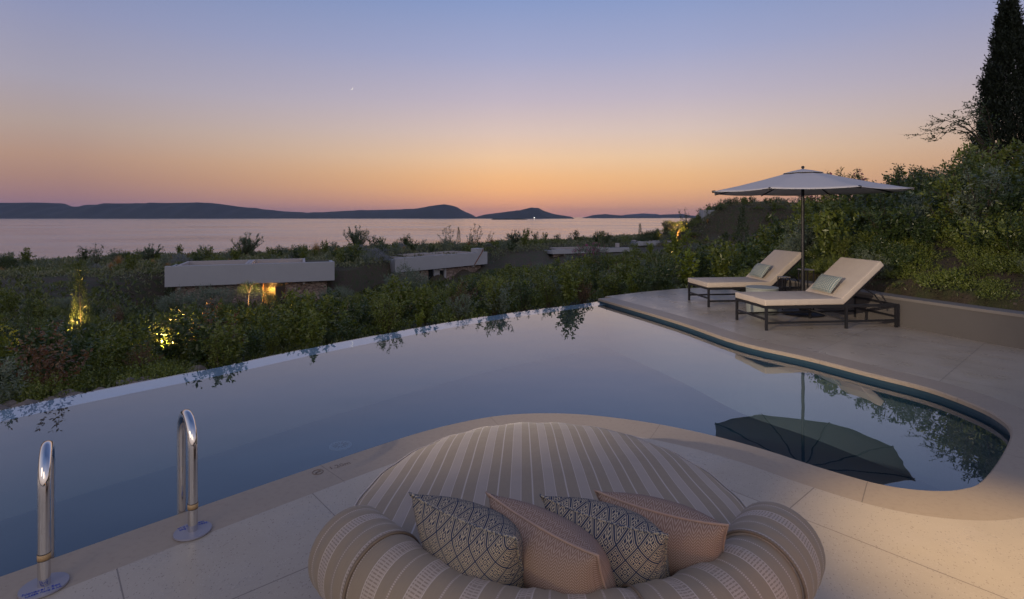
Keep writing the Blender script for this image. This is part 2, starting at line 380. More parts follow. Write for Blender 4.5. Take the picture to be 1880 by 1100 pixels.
def navy(g,p):
    u,v,_=g.sep(g.uv()); s=.047
    a=g.m('DIVIDE',g.m('ADD',u,g.m('MULTIPLY',v,1.0)),s*1.42); b=g.m('DIVIDE',g.m('SUBTRACT',u,v),s*1.42)
    x=g.m('SUBTRACT',g.m('FRACT',a),.5); y=g.m('SUBTRACT',g.m('FRACT',b),.5)
    ax=g.m('ABSOLUTE',x); ay=g.m('ABSOLUTE',y); mx=g.m('MAXIMUM',ax,ay); mn=g.m('MINIMUM',ax,ay)
    ring=g.m('MAXIMUM',g.band(mx,.455,.5),g.band(mx,.375,.415))
    tick=g.m('MULTIPLY',g.band(mx,.20,.34),g.m('LESS_THAN',g.m('FRACT',g.m('DIVIDE',mn,.115)),.5))
    star=g.m('MAXIMUM',g.band(mx,.09,.15),g.m('LESS_THAN',mx,.035))
    k=g.m('MAXIMUM',g.m('MAXIMUM',ring,tick),star)
    c=g.mix(k,(.36,.31,.24),(.012,.022,.055)); c=g.mix(g.noise(g.obj(),220,2),c,g.mix(k,(.27,.23,.18),(.03,.045,.09)))
    g.set(p.inputs['Base Color'],c); p.inputs['Roughness'].default_value=.95; p.inputs['Specular IOR Level'].default_value=.15
    g.set(p.inputs['Normal'],g.bump(g.m('ADD',g.m('MULTIPLY',k,.5),g.noise(g.obj(),12,3)),.35,.004))
M_NAVY=mat('navy_diamond_weave',build=navy)
def herring(g,p):
    u,v,_=g.sep(g.uv())
    col=g.m('FRACT',g.m('DIVIDE',u,.030)); tri=g.m('ABSOLUTE',g.m('SUBTRACT',col,.5))
    st=g.m('FRACT',g.m('DIVIDE',g.m('ADD',v,g.m('MULTIPLY',tri,.032)),.0085)); k=g.m('LESS_THAN',st,.42)
    brk=g.m('LESS_THAN',g.m('FRACT',g.m('DIVIDE',u,.0075)),.2); k=g.m('MULTIPLY',k,g.m('SUBTRACT',1.0,g.m('MULTIPLY',brk,.7)))
    c=g.mix(k,(.165,.112,.098),(.33,.265,.24)); c=g.mix(g.m('MULTIPLY',g.noise(g.obj(),160,2),.5),c,(.22,.15,.13))
    g.set(p.inputs['Base Color'],c); p.inputs['Roughness'].default_value=.95; p.inputs['Specular IOR Level'].default_value=.15
    g.set(p.inputs['Normal'],g.bump(g.m('ADD',g.m('MULTIPLY',k,.5),g.noise(g.obj(),12,3)),.35,.004))
M_PINK=mat('rose_herringbone_weave',build=herring)
def teal(g,p):
    u,v,_=g.sep(g.uv())
    a=g.m('FRACT',g.m('DIVIDE',u,.036)); b=g.m('FRACT',g.m('DIVIDE',v,.028))
    k=g.m('MULTIPLY',g.band(a,.15,.55),g.m('LESS_THAN',b,.6)); k2=g.band(a,.75,.9)
    c=g.mix(k,(.20,.25,.24),(.52,.49,.40)); c=g.mix(k2,c,(.10,.15,.18))
    g.set(p.inputs['Base Color'],c); p.inputs['Roughness'].default_value=.95
M_TEAL=mat('grey_green_dash_weave',build=teal)
M_DRUM=mat('grey_drum',build=conc((.30,.32,.29),(.25,.27,.25),3,.6))
M_TOP=mat('pale_top',(.16,.15,.145),.5)
def leafm(name,c1,c2,tr=.25,rough=.36,spec=.5):
    def f(g,p):
        geo=g.new('ShaderNodeNewGeometry'); oi=g.new('ShaderNodeObjectInfo')
        b=g.mix(geo.outputs['Random Per Island'],c1,c2)
        b=g.mix(g.m('MULTIPLY',oi.outputs['Random'],.45),b,tuple(x*.55 for x in c1))
        g.set(p.inputs['Base Color'],b); p.inputs['Roughness'].default_value=rough; p.inputs['Specular IOR Level'].default_value=spec
        if tr:
            out=g.n['Material Output']; t=g.new('ShaderNodeBsdfTranslucent'); g.set(t.inputs[0],b)
            mx=g.new('ShaderNodeMixShader'); mx.inputs[0].default_value=tr; g.l.new(p.outputs[0],mx.inputs[1]); g.l.new(t.outputs[0],mx.inputs[2]); g.l.new(mx.outputs[0],out.inputs[0])
    return mat(name,build=f)
L_GREEN=leafm('olive_green_leaves',(.10,.14,.02),(.25,.28,.055))
L_DEEP=leafm('dark_green_leaves',(.042,.075,.022),(.10,.14,.04))
L_GREY=leafm('grey_green_leaves',(.14,.18,.11),(.25,.29,.20))
L_LIME=leafm('yellow_green_leaves',(.18,.24,.02),(.32,.35,.05))
L_RED=leafm('russet_leaves',(.17,.07,.04),(.20,.14,.06))
L_BLUE=leafm('silver_leaves',(0.170,0.185,0.200),(0.270,0.280,0.300),.1)
L_GOLD=leafm('golden_grass_blades',(0.360,0.200,0.070),(0.520,0.320,0.130))
L_CYP=leafm('cypress_sprays',(0.012,0.020,0.009),(0.030,0.042,0.017),.1,.7)
L_ROSE=leafm('rosemary_needles',(0.079,0.123,0.061),(0.158,0.210,0.105),.1)
L_PINKF=leafm('pink_petals',(0.450,0.050,0.200),(0.550,0.150,0.350),.3,.7)
L_YELF=leafm('yellow_petals',(0.550,0.280,0.020),(0.600,0.400,0.040),.3,.7)
L_WHTF=leafm('white_petals',(0.500,0.500,0.450),(0.600,0.600,0.550),.3,.7)
L_DRY=leafm('mixed_ground_leaves',(.075,.11,.022),(.21,.22,.065))
L_LITTER=leafm('dry_stalks',(0.193,0.149,0.079),(0.315,0.245,0.140),.1,.8)
M_BARK=mat('bark',build=lambda g,p:(g.set(p.inputs['Base Color'],g.mix(g.noise(g.obj(),14,4),(.11,.08,.055),(.05,.037,.027))),g.set(p.inputs['Roughness'],.9)))
M_ROCK=mat('rubble_rock',build=conc((.22,.18,.155),(.13,.105,.09),5,.9))
M_HILL=mat('island_scrub',build=lambda g,p:(g.set(p.inputs['Base Color'],g.mix(g.noise(g.obj(),.006,6,.7),(.045,.055,.045),(.085,.085,.075))),g.set(p.inputs['Roughness'],1.0)))
def emis(name,c,st):
    def f(g,p): p.inputs['Emission Color'].default_value=(*c,1); p.inputs['Emission Strength'].default_value=st
    return mat(name,(.05,.05,.05),build=f)
# ------------------------------------------------------------ terrain and sea
def warp(a,b,fa,fb,fine,coarse):
    xs=[fa]; st=fine
    while xs[-1]<fb: xs.append(xs[-1]+fine)
    lo=[fa]; st=fine
    while lo[-1]>a: st=min(st*1.06,coarse); lo.append(lo[-1]-st)
    st=fine; hi=[xs[-1]]
    while hi[-1]<b: st=min(st*1.06,coarse); hi.append(hi[-1]+st)
    return np.array(lo[::-1][:-1]+xs+hi[1:])
gx=warp(-260,260,-8,9,.2,4); gy=warp(-60,300,3,15,.2,3)
XX,YY=np.meshgrid(gx,gy); ZZ=H(XX,YY)
def grid_obj(name,XX,YY,ZZ,m,smooth=True):
    ny,nx=XX.shape; v=np.stack([XX.ravel(),YY.ravel(),ZZ.ravel()],1)
    i=np.arange(nx*ny).reshape(ny,nx); f=np.stack([i[:-1,:-1],i[:-1,1:],i[1:,1:],i[1:,:-1]],-1).reshape(-1,4)
    return quads(name,v,f,m,smooth)
def quads(name,v,f,m,smooth=False,link=True):
    me=bpy.data.meshes.new(name); n=len(f)
    me.vertices.add(len(v)); me.vertices.foreach_set('co',np.asarray(v,np.float32).ravel())
    me.loops.add(n*4); me.loops.foreach_set('vertex_index',np.asarray(f,np.int32).ravel())
    me.polygons.add(n); me.polygons.foreach_set('loop_start',np.arange(0,n*4,4,dtype=np.int32)); me.polygons.foreach_set('loop_total',np.full(n,4,np.int32))
    if smooth: me.polygons.foreach_set('use_smooth',np.ones(n,bool))
    me.update(calc_edges=True); me.materials.append(m)
    o=bpy.data.objects.new(name,me)
    if link: COL.objects.link(o)
    return o
tag(grid_obj('ground',XX,YY,ZZ,M_SOIL),kind='structure')
SEA=-20.0
xs=np.concatenate([-np.geomspace(60,40000,40)[::-1],np.linspace(-50,50,10),np.geomspace(60,40000,40)]); ys=np.concatenate([[-3000,-300],np.geomspace(20,40000,80)])
sx,sy=np.meshgrid(xs,ys); tag(grid_obj('sea',sx,sy,sx*0+SEA,M_SEA),kind='structure')
# ------------------------------------------------------------ islands
def island(name,prof,D,depth,label,seed):
    """prof: photo skyline (px,py); a ridge of hills D metres away and 'depth' metres deep"""
    rng=np.random.default_rng(seed)
    px=np.array([p[0] for p in prof],float); py=np.array([p[1] for p in prof],float)
    xs=np.linspace(px[0],px[-1],160); hh=np.interp(xs,px,py)
    X=(xs-940)/F*D; Z=HC+(Y0-hh)/F*D; Z=Z+(np.convolve(rng.normal(0,1,200),np.ones(5)/5,'same')[:160])*D*.00022
    vs=np.linspace(-1,1,24); top=Z-SEA; top[0]=top[-1]=2
    XX=np.repeat(X[None],24,0); YY=D+vs[:,None]*depth+np.zeros_like(XX)
    prof_v=np.clip(1-np.abs(vs)**1.5,0,1)
    wob=1+.22*np.sin(xs[None]*.11+vs[:,None]*3+seed)*np.sin(xs[None]*.043+seed)*(np.abs(vs[:,None])>.05)
    ZZ=SEA-3+(top[None]+3)*np.clip(prof_v[:,None]*wob,0,1)
    k=np.argmin(np.abs(vs)); ZZ[k]=SEA+top
    o=grid_obj(name,XX,YY,ZZ,M_HILL); return tag(o,kind='structure')
island('island_hills',[(-260,380),(-60,374),(0,373),(60,372),(100,373),(130,380),(160,379),(205,374),(300,373),(370,372),(400,374),(450,381),(520,388),(570,391),(640,387),(715,385),(760,384),(800,377),(818,375),(836,379),(850,387),(874,398)],7200,900,'',1)
island('island_hill',[(872,399),(890,394),(930,389),(955,386),(975,381),(988,382),(1000,388),(1020,394),(1048,398)],6500,500,'',2)
island('low_island_hill',[(1074,399),(1090,395),(1110,393),(1140,396),(1170,398),(1200,398.6)],8200,500,'',3)
island('low_coast_hill',[(1150,399),(1180,397),(1220,394),(1250,393),(1270,396),(1300,398),(1420,398.6)],9800,500,'',4)
island('distant_mountain',[(1130,399),(1150,394),(1180,392),(1205,393),(1222,397),(1260,399)],15500,600,'',5)
# reef with surf line and a lit ferry
mb=MB(); mb.tube([(gp(880,403)[0]*0-150+i*24,4000+math.sin(i)*14,SEA+.6+1.6*math.sin(i*.8+.3)) for i in range(12)],[2,7,9,7,10,12,9,7,8,6,4,1],8)
tag(mb.build('reef',M_HILL,smooth=True),kind='structure')
b=empty('ferry_boat',(41/1000*5200,5200,SEA),0,'tiny ferry showing one white light off the peaked island','boat')
mb=MB(); mb.add([(-14,-4,0),(12,-4,0),(17,0,0),(12,4,0),(-14,4,0),(-15,-5,4),(13,-5,4),(20,0,5),(13,5,4),(-15,5,4)],[[0,1,6,5],[1,2,7,6],[2,3,8,7],[3,4,9,8],[4,0,5,9],[5,6,7,8,9],[4,3,2,1,0]]); mb.build('hull',M_PALE,b)
mb=MB().box((-10,-3,4),(6,3,8)).box((-4,-2,8),(3,2,10)); mb.build('cabin',M_PALE,b)
mb=MB().lathe([(0,10),(2.6,11),(3,13),(2,15.5),(0,16)],10); mb.build('mast_light',emis('mast_lamp',(1,.95,.85),6),b)
# moon: the thin lit crescent of a sphere
mx,my=645,162; D=9000; R=28
mo=MB(); vs=[];fs=[]; N=24
th0=math.radians(-42)
for i in range(N+1):
    a=-PI/2+PI*i/N; 
    for j,(k) in enumerate((1,.62)):
        r=math.cos(a)*k; x=r; y=math.sin(a); 
        X=x*math.cos(th0)-y*math.sin(th0); Z=x*math.sin(th0)+y*math.cos(th0)
        vs.append((X*R,-6*(1-k)*math.cos(a),Z*R)); 
for i in range(N): fs.append([2*i,2*i+2,2*i+3,2*i+1])
mo.add(vs,fs); m_=mo.build('moon',emis('moonlight',(1,.93,.85),.85)); m_.location=((mx-940)/F*D,D,HC+(Y0-my)/F*D)
sol=m_.modifiers.new('s','SOLIDIFY'); sol.thickness=2
tag(m_,'thin crescent moon low in the mauve evening sky','moon')
# ------------------------------------------------------------ pool, deck, wall
def strip(mb,A,B,za,zb,us=None):
    u=0
    for i in range(len(A)-1):
        u2=u+(Vector(A[i+1][:2])-Vector(A[i][:2])).length
        mb.add([(A[i][0],A[i][1],za),(A[i+1][0],A[i+1][1],za),(B[i+1][0],B[i+1][1],zb),(B[i][0],B[i][1],zb)],[[0,1,2,3]],[[(u,0),(u2,0),(u2,.34),(u,.34)]]); u=u2
INB=offset(IN,SGN*.012)
mb=MB(); strip(mb,INB,COPO,0,0); strip(mb,IN,INB,-.012,0); strip(mb,IN,IN,-.045,-.012); UND=offset(IN,SGN*.035); strip(mb,UND,IN,-.045,-.045)
k0=COPO[0]; mb.add([(*IN[0],-.045),(*IN[0],0),(*COPO[0],0),(*COPO[0],-.045)],[[0,1,2,3]])
o=mb.build('pool_coping',M_COP,smooth=False,doubles=True); 
bm=bmesh.new(); bm.from_mesh(o.data); bmesh.ops.recalc_face_normals(bm,faces=bm.faces)
up=sum(f.normal.z*f.calc_area() for f in bm.faces if abs(f.normal.z)>.9 and f.calc_center_median().z>-.005)
if up<0: bmesh.ops.reverse_faces(bm,faces=bm.faces)
bm.to_mesh(o.data); bm.free(); tag(o,kind='structure')
# pool basin: wall under the coping, weir wall, floor
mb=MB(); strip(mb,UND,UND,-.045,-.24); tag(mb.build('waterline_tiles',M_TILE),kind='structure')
BW=offset(IN,SGN*.03); mb=MB(); strip(mb,BW,BW,-.235,-.98); 
EI=offset(E,-.36)
if (EI[10]-Vector((0,4))).length>(E[10]-Vector((0,4))).length: EI=offset(E,.36)
strip(mb,EI,EI,-.10,-.98); mb.build('basin_wall',M_BASIN).__setitem__('kind','structure')
poly=[tuple(p) for p in BW]+[tuple(p) for p in E]
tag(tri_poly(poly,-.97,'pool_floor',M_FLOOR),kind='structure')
mb=MB(); strip(mb,E,EI,WZ-.008,WZ-.008); strip(mb,E,E,-2.2,WZ-.008); tag(mb.build('infinity_edge',M_CREST),kind='structure')
EW=offset(E,0.003); poly=[tuple(p) for p in offset(IN,SGN*.033)]+[tuple(p) for p in E]
tag(tri_poly(poly,WZ,'pool_water',M_POOL),kind='structure')
# deck
far=[(1.99,11.62),(3.0,12.35),(4.05,12.92),(4.7,13.1),(5.12,12.7),(5.3,11.8)]
deck=[tuple(p) for p in COPO]+[(-9.5,-4.5),(11,-4.5),(10.6,-1)]+[tuple(p) for p in WALL]+far[::-1]
tag(tri_poly(deck,0,'terrace_deck',M_DECK,down=-.35),kind='structure')
# retaining wall
WB=offset(WALL,-.28)
if WB[10].x<WALL[10].x: WB=offset(WALL,.28)
mb=MB(); strip(mb,WALL,WALL,-.3,.41); strip(mb,WB,WB,-.3,.41)
w=empty('retaining_wall',(0,0,0),0,'low grey rendered retaining wall curving behind the loungers','wall')
mb.build('wall_face',M_WALL,w)
WC=offset(WALL,(.02 if WB[10].x<WALL[10].x else .02)); WC=[a+(a-b)*.05 for a,b in zip(WALL,WB)]
mb=MB(); strip(mb,WC,WC,.41,.45); strip(mb,WC,WB,.45,.45); strip(mb,WB,WC,.41,.41); mb.build('cap',mat('pale_cap',build=conc((.20,.18,.17),(.155,.14,.13),2)),w)
# engraved depth marking
def text(body,size,m,loc,rot,parent,name='lettering',ext=.0008):
    c=bpy.data.curves.new(name,'FONT'); c.body=body; c.size=size; c.extrude=ext; c.align_x='LEFT'
    o=bpy.data.objects.new(name,c); COL.objects.link(o)
    dg=bpy.context.evaluated_depsgraph_get(); me=bpy.data.meshes.new_from_object(o.evaluated_get(dg))
    bpy.data.objects.remove(o); me.materials.clear(); me.materials.append(m)
    o=bpy.data.objects.new(name,me); COL.objects.link(o); o.location=loc; o.rotation_euler=rot; o.parent=parent; return o
M_ENG=mat('engraving',(.19,.15,.125),.8)
ex,ey=gp(606,863); ang=math.radians(38)
dm=empty('depth_marking',(ex,ey,.001),ang,'engraved no diving sign and 1.20m depth on the pool coping','marking')
text('1.20m',.06,M_ENG,(0,.005,0),(0,0,0),dm)
mb=MB(); mb.tube([(-.075+.034*math.cos(a),.02+.034*math.sin(a),.0005) for a in np.linspace(0,2*PI,24,endpoint=False)],.0028,5,closed=True)
mb.tube([(-.099,-.004,.0005),(-.051,.044,.0005)],.0028,5); mb.tube([(-.094,.012,.0005),(-.075,.026,.0005),(-.056,.014,.0005)],.0024,5); mb.build('pictogram',M_ENG,dm)
# main drain on the pool floor
dx,dy=gp(625,818,-.96)
dr=empty('pool_drain',(dx,dy,-.97),0,'round pale drain cover on the pool floor','drain')
mb=MB().lathe([(.13,0),(.13,.012),(.105,.02),(.1,.012),(0,.014)],28); mb.build('rim',mat('drain_plastic',(.13,.14,.15),.5),dr,smooth='auto')
mb=MB(); 
for k in range(12): a=2*PI*k/12; mb.box((.03,-.004,.014),(.09,.004,.02),Matrix.Rotation(a,4,'Z'))
mb.build('grate',M_RUBBER,dr)
# ------------------------------------------------------------ handrails
def handrail(px,py,label,dirv,words,rotz,letters_side):
    x,y=gp(px,py); r=empty('pool_handrail',(x,y,0),0,label,'handrail','handrails at the pool steps')
    d=Vector((*dirv,0)).normalized(); s=.29; top=.618; pts=[(0,0,.0)]
    R=s/2; z1=top-R-.024
    pts=[(0,0,.002+z1*i/6) for i in range(7)]
    for i in range(1,16):
        a=PI*i/16; pts.append(tuple(d*(R-R*math.cos(a))+Vector((0,0,z1+R*math.sin(a)))))
    pts+=[tuple(d*s+Vector((0,0,z1-(z1+.75)*i/5))) for i in range(6)]
    MB().tube(pts,.0245,20).build('tube',M_STEEL,r,smooth='auto')
    MB().lathe([(.0,0),(.085,0),(.092,.004),(.09,.011),(.0,.0115)],40).build('base_plate',M_PLATE,r,smooth='auto')
    MB().lathe([(.0252,.13),(.0255,.13),(.0255,.158),(.0252,.158)],24).build('sticker_band',M_GOLD,r,smooth=True)
    for z in (.129,.1585): MB().lathe([(.0253,z-.0012),(.026,z-.0012),(.026,z+.0012),(.0253,z+.0012)],24).build('band_line',M_BLACK,r,smooth=True)
    MB().lathe([(.025,0),(.032,.0),(.032,.02),(.025,.024)],20,c=(d.x*s,d.y*s)).build('clamp_ring',M_STEEL,r,smooth='auto').location=(0,0,-.06)
    for i,(t,sz,ox,oy) in enumerate(words): text(t,sz,M_BLUE,(ox,oy,.0118),(0,0,rotz),r)
    return r
ra=math.radians(38)
def wr(a,u,v): return (u*math.cos(a)-v*math.sin(a),u*math.sin(a)+v*math.cos(a))
w1=[("Novacel - Sot",.024,*wr(ra,-.075,-.045)),("LASER Fibre & LA",.017,*wr(ra,-.062,-.066))]
handrail(81,1078,'polished steel handrail nearest the left edge of the photo',(-.60,.80),w1,ra,0)
rb=math.radians(38+180)
w2=[("Novacel - Sot",.024,*wr(rb,-.075,-.045)),("LASER Fibre & LA",.017,*wr(rb,-.062,-.066))]
handrail(354,977,'polished steel handrail with the wide open loop, standing farther along the coping',(-.66,.75),w2,rb,0)
# ------------------------------------------------------------ daybed
CX,CY=.17,2.42
db=empty('round_daybed',(CX,1.9,0),0,'round striped daybed with a rolled curved backrest, in the foreground','daybed')
def T(x,y,z): return (x-CX,y-1.9,z)
def outl(t,k=1.0): return (CX+.90*k*math.cos(t), CY+(1.035 if math.sin(t)>0 else .90)*k*math.sin(t))
prof=[(0,.455),(.15,.455),(.3,.453),(.45,.449),(.6,.443),(.72,.436),(.82,.426),(.89,.412),(.94,.394),(.97,.374),(.99,.348),(1.0,.318),(1.002,.26),(.995,.2),(.98,.15)]
mb=MB(); N=96; vs=[];uvs=[]
for k,z in prof:
    for i in range(N):
        t=2*PI*i/N; x,y=outl(t,max(k,.001)); zz=z+(.0035*math.sin(7*x+3*y)+.003*math.sin(13*y-4*x))*(k<.93)
        if .9<k<1.0: zz+=.004*math.sin(t*23)
        vs.append(T(x,y,zz)); 
        uvs.append(((x-CX)/(1+.16*(3.43-y))*1.14+.026,y))
fs=[];fu=[]
for j in range(len(prof)-1):
    for i in range(N):
        q=[j*N+i,j*N+(i+1)%N,(j+1)*N+(i+1)%N,(j+1)*N+i]
        if j==0: q=[q[0],q[3],q[2]][:]; q=[0*N+i,(j+1)*N+i,(j+1)*N+(i+1)%N]
        else: q=[j*N+i,(j+1)*N+i,(j+1)*N+(i+1)%N,j*N+(i+1)%N]
        fs.append(q); fu.append([uvs[a] for a in q])
vs=[(a,b_,c+.025) for a,b_,c in vs]
mb.add(vs,fs,fu); mb.build('seat_cushion',M_SEAT,db,smooth=True)
mb=MB(); mb.tube([T(*outl(2*PI*i/N,.972),.403+.004*math.sin(2*PI*i/N*23)) for i in range(N)],.0045,6,closed=True); mb.build('piping',mat('pale_piping',(.42,.37,.35),.9),db,smooth=True)
mb=MB(); prof2=[(.95,.02),(.97,.14),(.97,.20)]
vs=[];fs=[]
for k,z in prof2:
    for i in range(N): vs.append(T(*outl(2*PI*i/N,k),z))
for j in range(2):
    for i in range(N): fs.append([j*N+i,j*N+(i+1)%N,(j+1)*N+(i+1)%N,(j+1)*N+i])
mb.add(vs,fs); mb.build('base',M_SKIRT,db,smooth=True)
# roll
AX,AY,BY=.745,.64,2.10
def rc(th): return Vector((CX+AX*math.cos(th),BY+AY*math.sin(th)))
ths=np.linspace(math.radians(190),math.radians(350),97)
RP=[Vector((p.x,p.y)) for p in catmull([(-.585,1.985,0),(-.49,1.88,0),(-.36,1.755,0),(-.16,1.61,0),(.03,1.535,0),(.19,1.518,0),(.36,1.535,0),(.55,1.61,0),(.75,1.755,0),(.885,1.895,0),(.975,2.0,0)],10)]; RL=[0]
for i in range(1,len(RP)): RL.append(RL[-1]+(RP[i]-RP[i-1]).length)
Ltot=RL[-1]
def rollpts(l0,l1,n,zc=.485):
    out=[]
    for l in np.linspace(l0,l1,n):
        x=np.interp(l,RL,[p.x for p in RP]); y=np.interp(l,RL,[p.y for p in RP]); e=min(l,Ltot-l)
        out.append(T(x,y,zc-.004*math.cos(l*9)+.012*math.exp(-e/.12)*0))
    return out
n=90; pts=rollpts(.03,Ltot-.03,n); rad=[.143+.003*math.sin(i*.7)+.002*math.sin(i*1.9) for i in range(n)]
mb=MB(); mb.tube(pts,rad,40,up=(0,0,1),u0=-Ltot/2+.03+.076*0+.04); mb.build('backrest_roll',M_ROLL,db,smooth=True)
def cap(l0,l1,flip):
    n=26; pts=[];rd=[]
    E0,E1=(l0,l1) if not flip else (l1,l0)
    ps=rollpts(E0,E1,n)
    # rounded closed end at first point
    d=(Vector(ps[0])-Vector(ps[1])).normalized()
    for a in (0.02,.25,.5,.75,1.0,1.25): pts.append(tuple(Vector(ps[0])+d*.055*math.cos(a))); rd.append(.154*math.sin(a*1.15+.05) if a<1.2 else .153)
    pts+=ps; rd+=[.154-.002*math.sin(i*.9) for i in range(n)]
    pts.append(ps[-1]); rd.append(.142)
    mb=MB(); mb.tube(pts,rd,40,up=(0,0,1),u0=.03); ob=mb.build('end_cover',M_ROLL,db,smooth='auto')
    ring=Vector(ps[-1]); t=(Vector(ps[-1])-Vector(ps[-2])).normalized(); a=Vector((0,0,1)); b=t.cross(a)
    mb=MB(); mb.tube([tuple(ring+t*.003+a*.151*math.cos(q)+b*.151*math.sin(q)) for q in np.linspace(0,2*PI,48,endpoint=False)],.0055,6,closed=True); mb.build('seam_cord',M_SKIRT,ob,smooth=True)
cap(.0,.235,False); cap(Ltot-.235,Ltot,True)
for l in (Ltot*.585,):
    ps=rollpts(l,l+.01,2); t=(Vector(ps[1])-Vector(ps[0])).normalized(); a=Vector((0,0,1)); b=t.cross(a)
    MB().tube([tuple(Vector(ps[0])+a*.146*math.cos(q)+b*.146*math.sin(q)) for q in np.linspace(0,2*PI,48,endpoint=False)],.004,6,closed=True).build('seam_cord',M_SKIRT,db,smooth=True)
# back panel below the roll
mb=MB(); n=60; A=[];B=[]
for l in np.linspace(.02,Ltot-.02,n):
    x=np.interp(l,RL,[p.x for p in RP]); y=np.interp(l,RL,[p.y for p in RP]); c=Vector((CX,BY)); dv=(Vector((x,y))-c).normalized()
    A.append(Vector((x,y))+dv*.085); B.append(Vector((x,y))-dv*.06)
for P,Q,za,zb in ((A,A,.03,.48),(B,B,.03,.48),(A,B,.48,.48)):
    u=0
    for i in range(n-1):
        u2=u+(P[i+1]-P[i]).length
        mb.add([T(*P[i],za),T(*P[i+1],za),T(*Q[i+1],zb),T(*Q[i],zb)],[[0,1,2,3]],[[(u,0),(u2,0),(u2,.45),(u,.45)]]); u=u2
for i in (0,n-1): mb.add([T(*A[i],.03),T(*B[i],.03),T(*B[i],.48),T(*A[i],.48)],[[0,1,2,3]])
mb.build('back_panel',M_ROLL,db,smooth='auto',doubles=True)
# ------------------------------------------------------------ cushions
def pillow_mesh(w,h,t,n=26,pinch=.07):
    def side(sg):
        vs=[];uv=[]
        for j in range(n+1):
            for i in range(n+1):
                a=-1+2*i/n; b=-1+2*j/n
                # corners stay out, edges pull in
                x=a*(1-pinch*(1-b*b)**0*(1-abs(b)**2.2)*abs(a)**3); y=b*(1-pinch*(1-abs(a)**2.2)*abs(b)**3)
                th=max(0,(1-abs(a)**2.4))**.55*max(0,(1-abs(b)**2.4))**.55
                th*=1+.05*math.sin(3.1*a+2*b)+.03*math.sin(7*b-2*a)
                vs.append((x*w/2,y*h/2,sg*th*t/2)); uv.append((a*w/2,b*h/2))
        return vs,uv
    mb=MB()
    for sg in (1,-1):
        vs,uv=side(sg); fs=[];fu=[]
        for j in range(n):
            for i in range(n):
                q=[j*(n+1)+i,j*(n+1)+i+1,(j+1)*(n+1)+i+1,(j+1)*(n+1)+i]
                if sg<0: q=q[::-1]
                fs.append(q); fu.append([uv[k] for k in q])
        mb.add(vs,fs,fu)
    e=[]
    for k in range(4*n):
        s_,r_=divmod(k,n); a=-1+2*r_/n
        a,b=((a,-1),(1,a),(-a,1),(-1,-a))[s_]
        x=a*(1-pinch*(1-abs(b)**2.2)*abs(a)**3); y=b*(1-pinch*(1-abs(a)**2.2)*abs(b)**3); e.append((x*w/2,y*h/2,0))
    return mb,e
def cushion(name,label,w,h,t,m,mp,M,group,cat='cushion',pinch=.07,pr=.0042):
    mb,e=pillow_mesh(w,h,t,pinch=pinch); r=mb.build(name,m,None,smooth=True,doubles=True)
    r.matrix_world=M; tag(r,label,cat,group)
    pm=MB(); pm.tube(e,pr,6,closed=True); pm.build('piping',mp,r,smooth=True); return r
M_PNAVY=mat('navy_cream_cord',build=lambda g,p:g.set(p.inputs['Base Color'],g.mix(g.m('GREATER_THAN',g.noise(g.obj(),180,1),.5),(.30,.27,.22),(.03,.045,.09))))
M_PPINK=mat('rose_cord',(.29,.21,.185),.9)
def daypillow(lp,rp,zt,lean,m,mp,label,w=None,h=.45,roll=0,t=.20):
    L=gp(*lp,zt); R=gp(*rp,zt-.0); L=Vector((*L,zt)); R=Vector((*R,zt))
    ux=(R-L).normalized(); W=(R-L).length*1.0
    back=Vector((ux.y,-ux.x,0)); 
    if back.y>0: back=-back        # towards the camera
    up=(Vector((0,0,1))*math.cos(lean)+back*math.sin(lean)).normalized()
    if roll:
        Rr=Matrix.Rotation(roll,3,up.cross(ux)); 
        q=Rr@ux; up=Rr@up; ux=q
    nz=ux.cross(up)
    c=(L+R)/2-up*h/2
    M=Matrix(((ux.x,up.x,nz.x,c.x),(ux.y,up.y,nz.y,c.y),(ux.z,up.z,nz.z,c.z),(0,0,0,1)))
    return cushion('throw_cushion',label,W,h,t,m,mp,M,'cushions on the daybed',pinch=.13)
daypillow((752,905),(948,988),.76,math.radians(27),M_NAVY,M_PNAVY,'navy and cream patterned cushion, farthest left on the daybed',t=.25)
daypillow((893,904),(1098,1020),.76,math.radians(27),M_PINK,M_PPINK,'rose herringbone cushion between the two navy cushions',t=.23)
daypillow((992,909),(1226,982),.76,math.radians(27),M_NAVY,M_PNAVY,'navy and cream patterned cushion between the two rose cushions',t=.25)
daypillow((1092,900),(1337,964),.74,math.radians(27),M_PINK,M_PPINK,'rose herringbone cushion, farthest right on the daybed',t=.23)
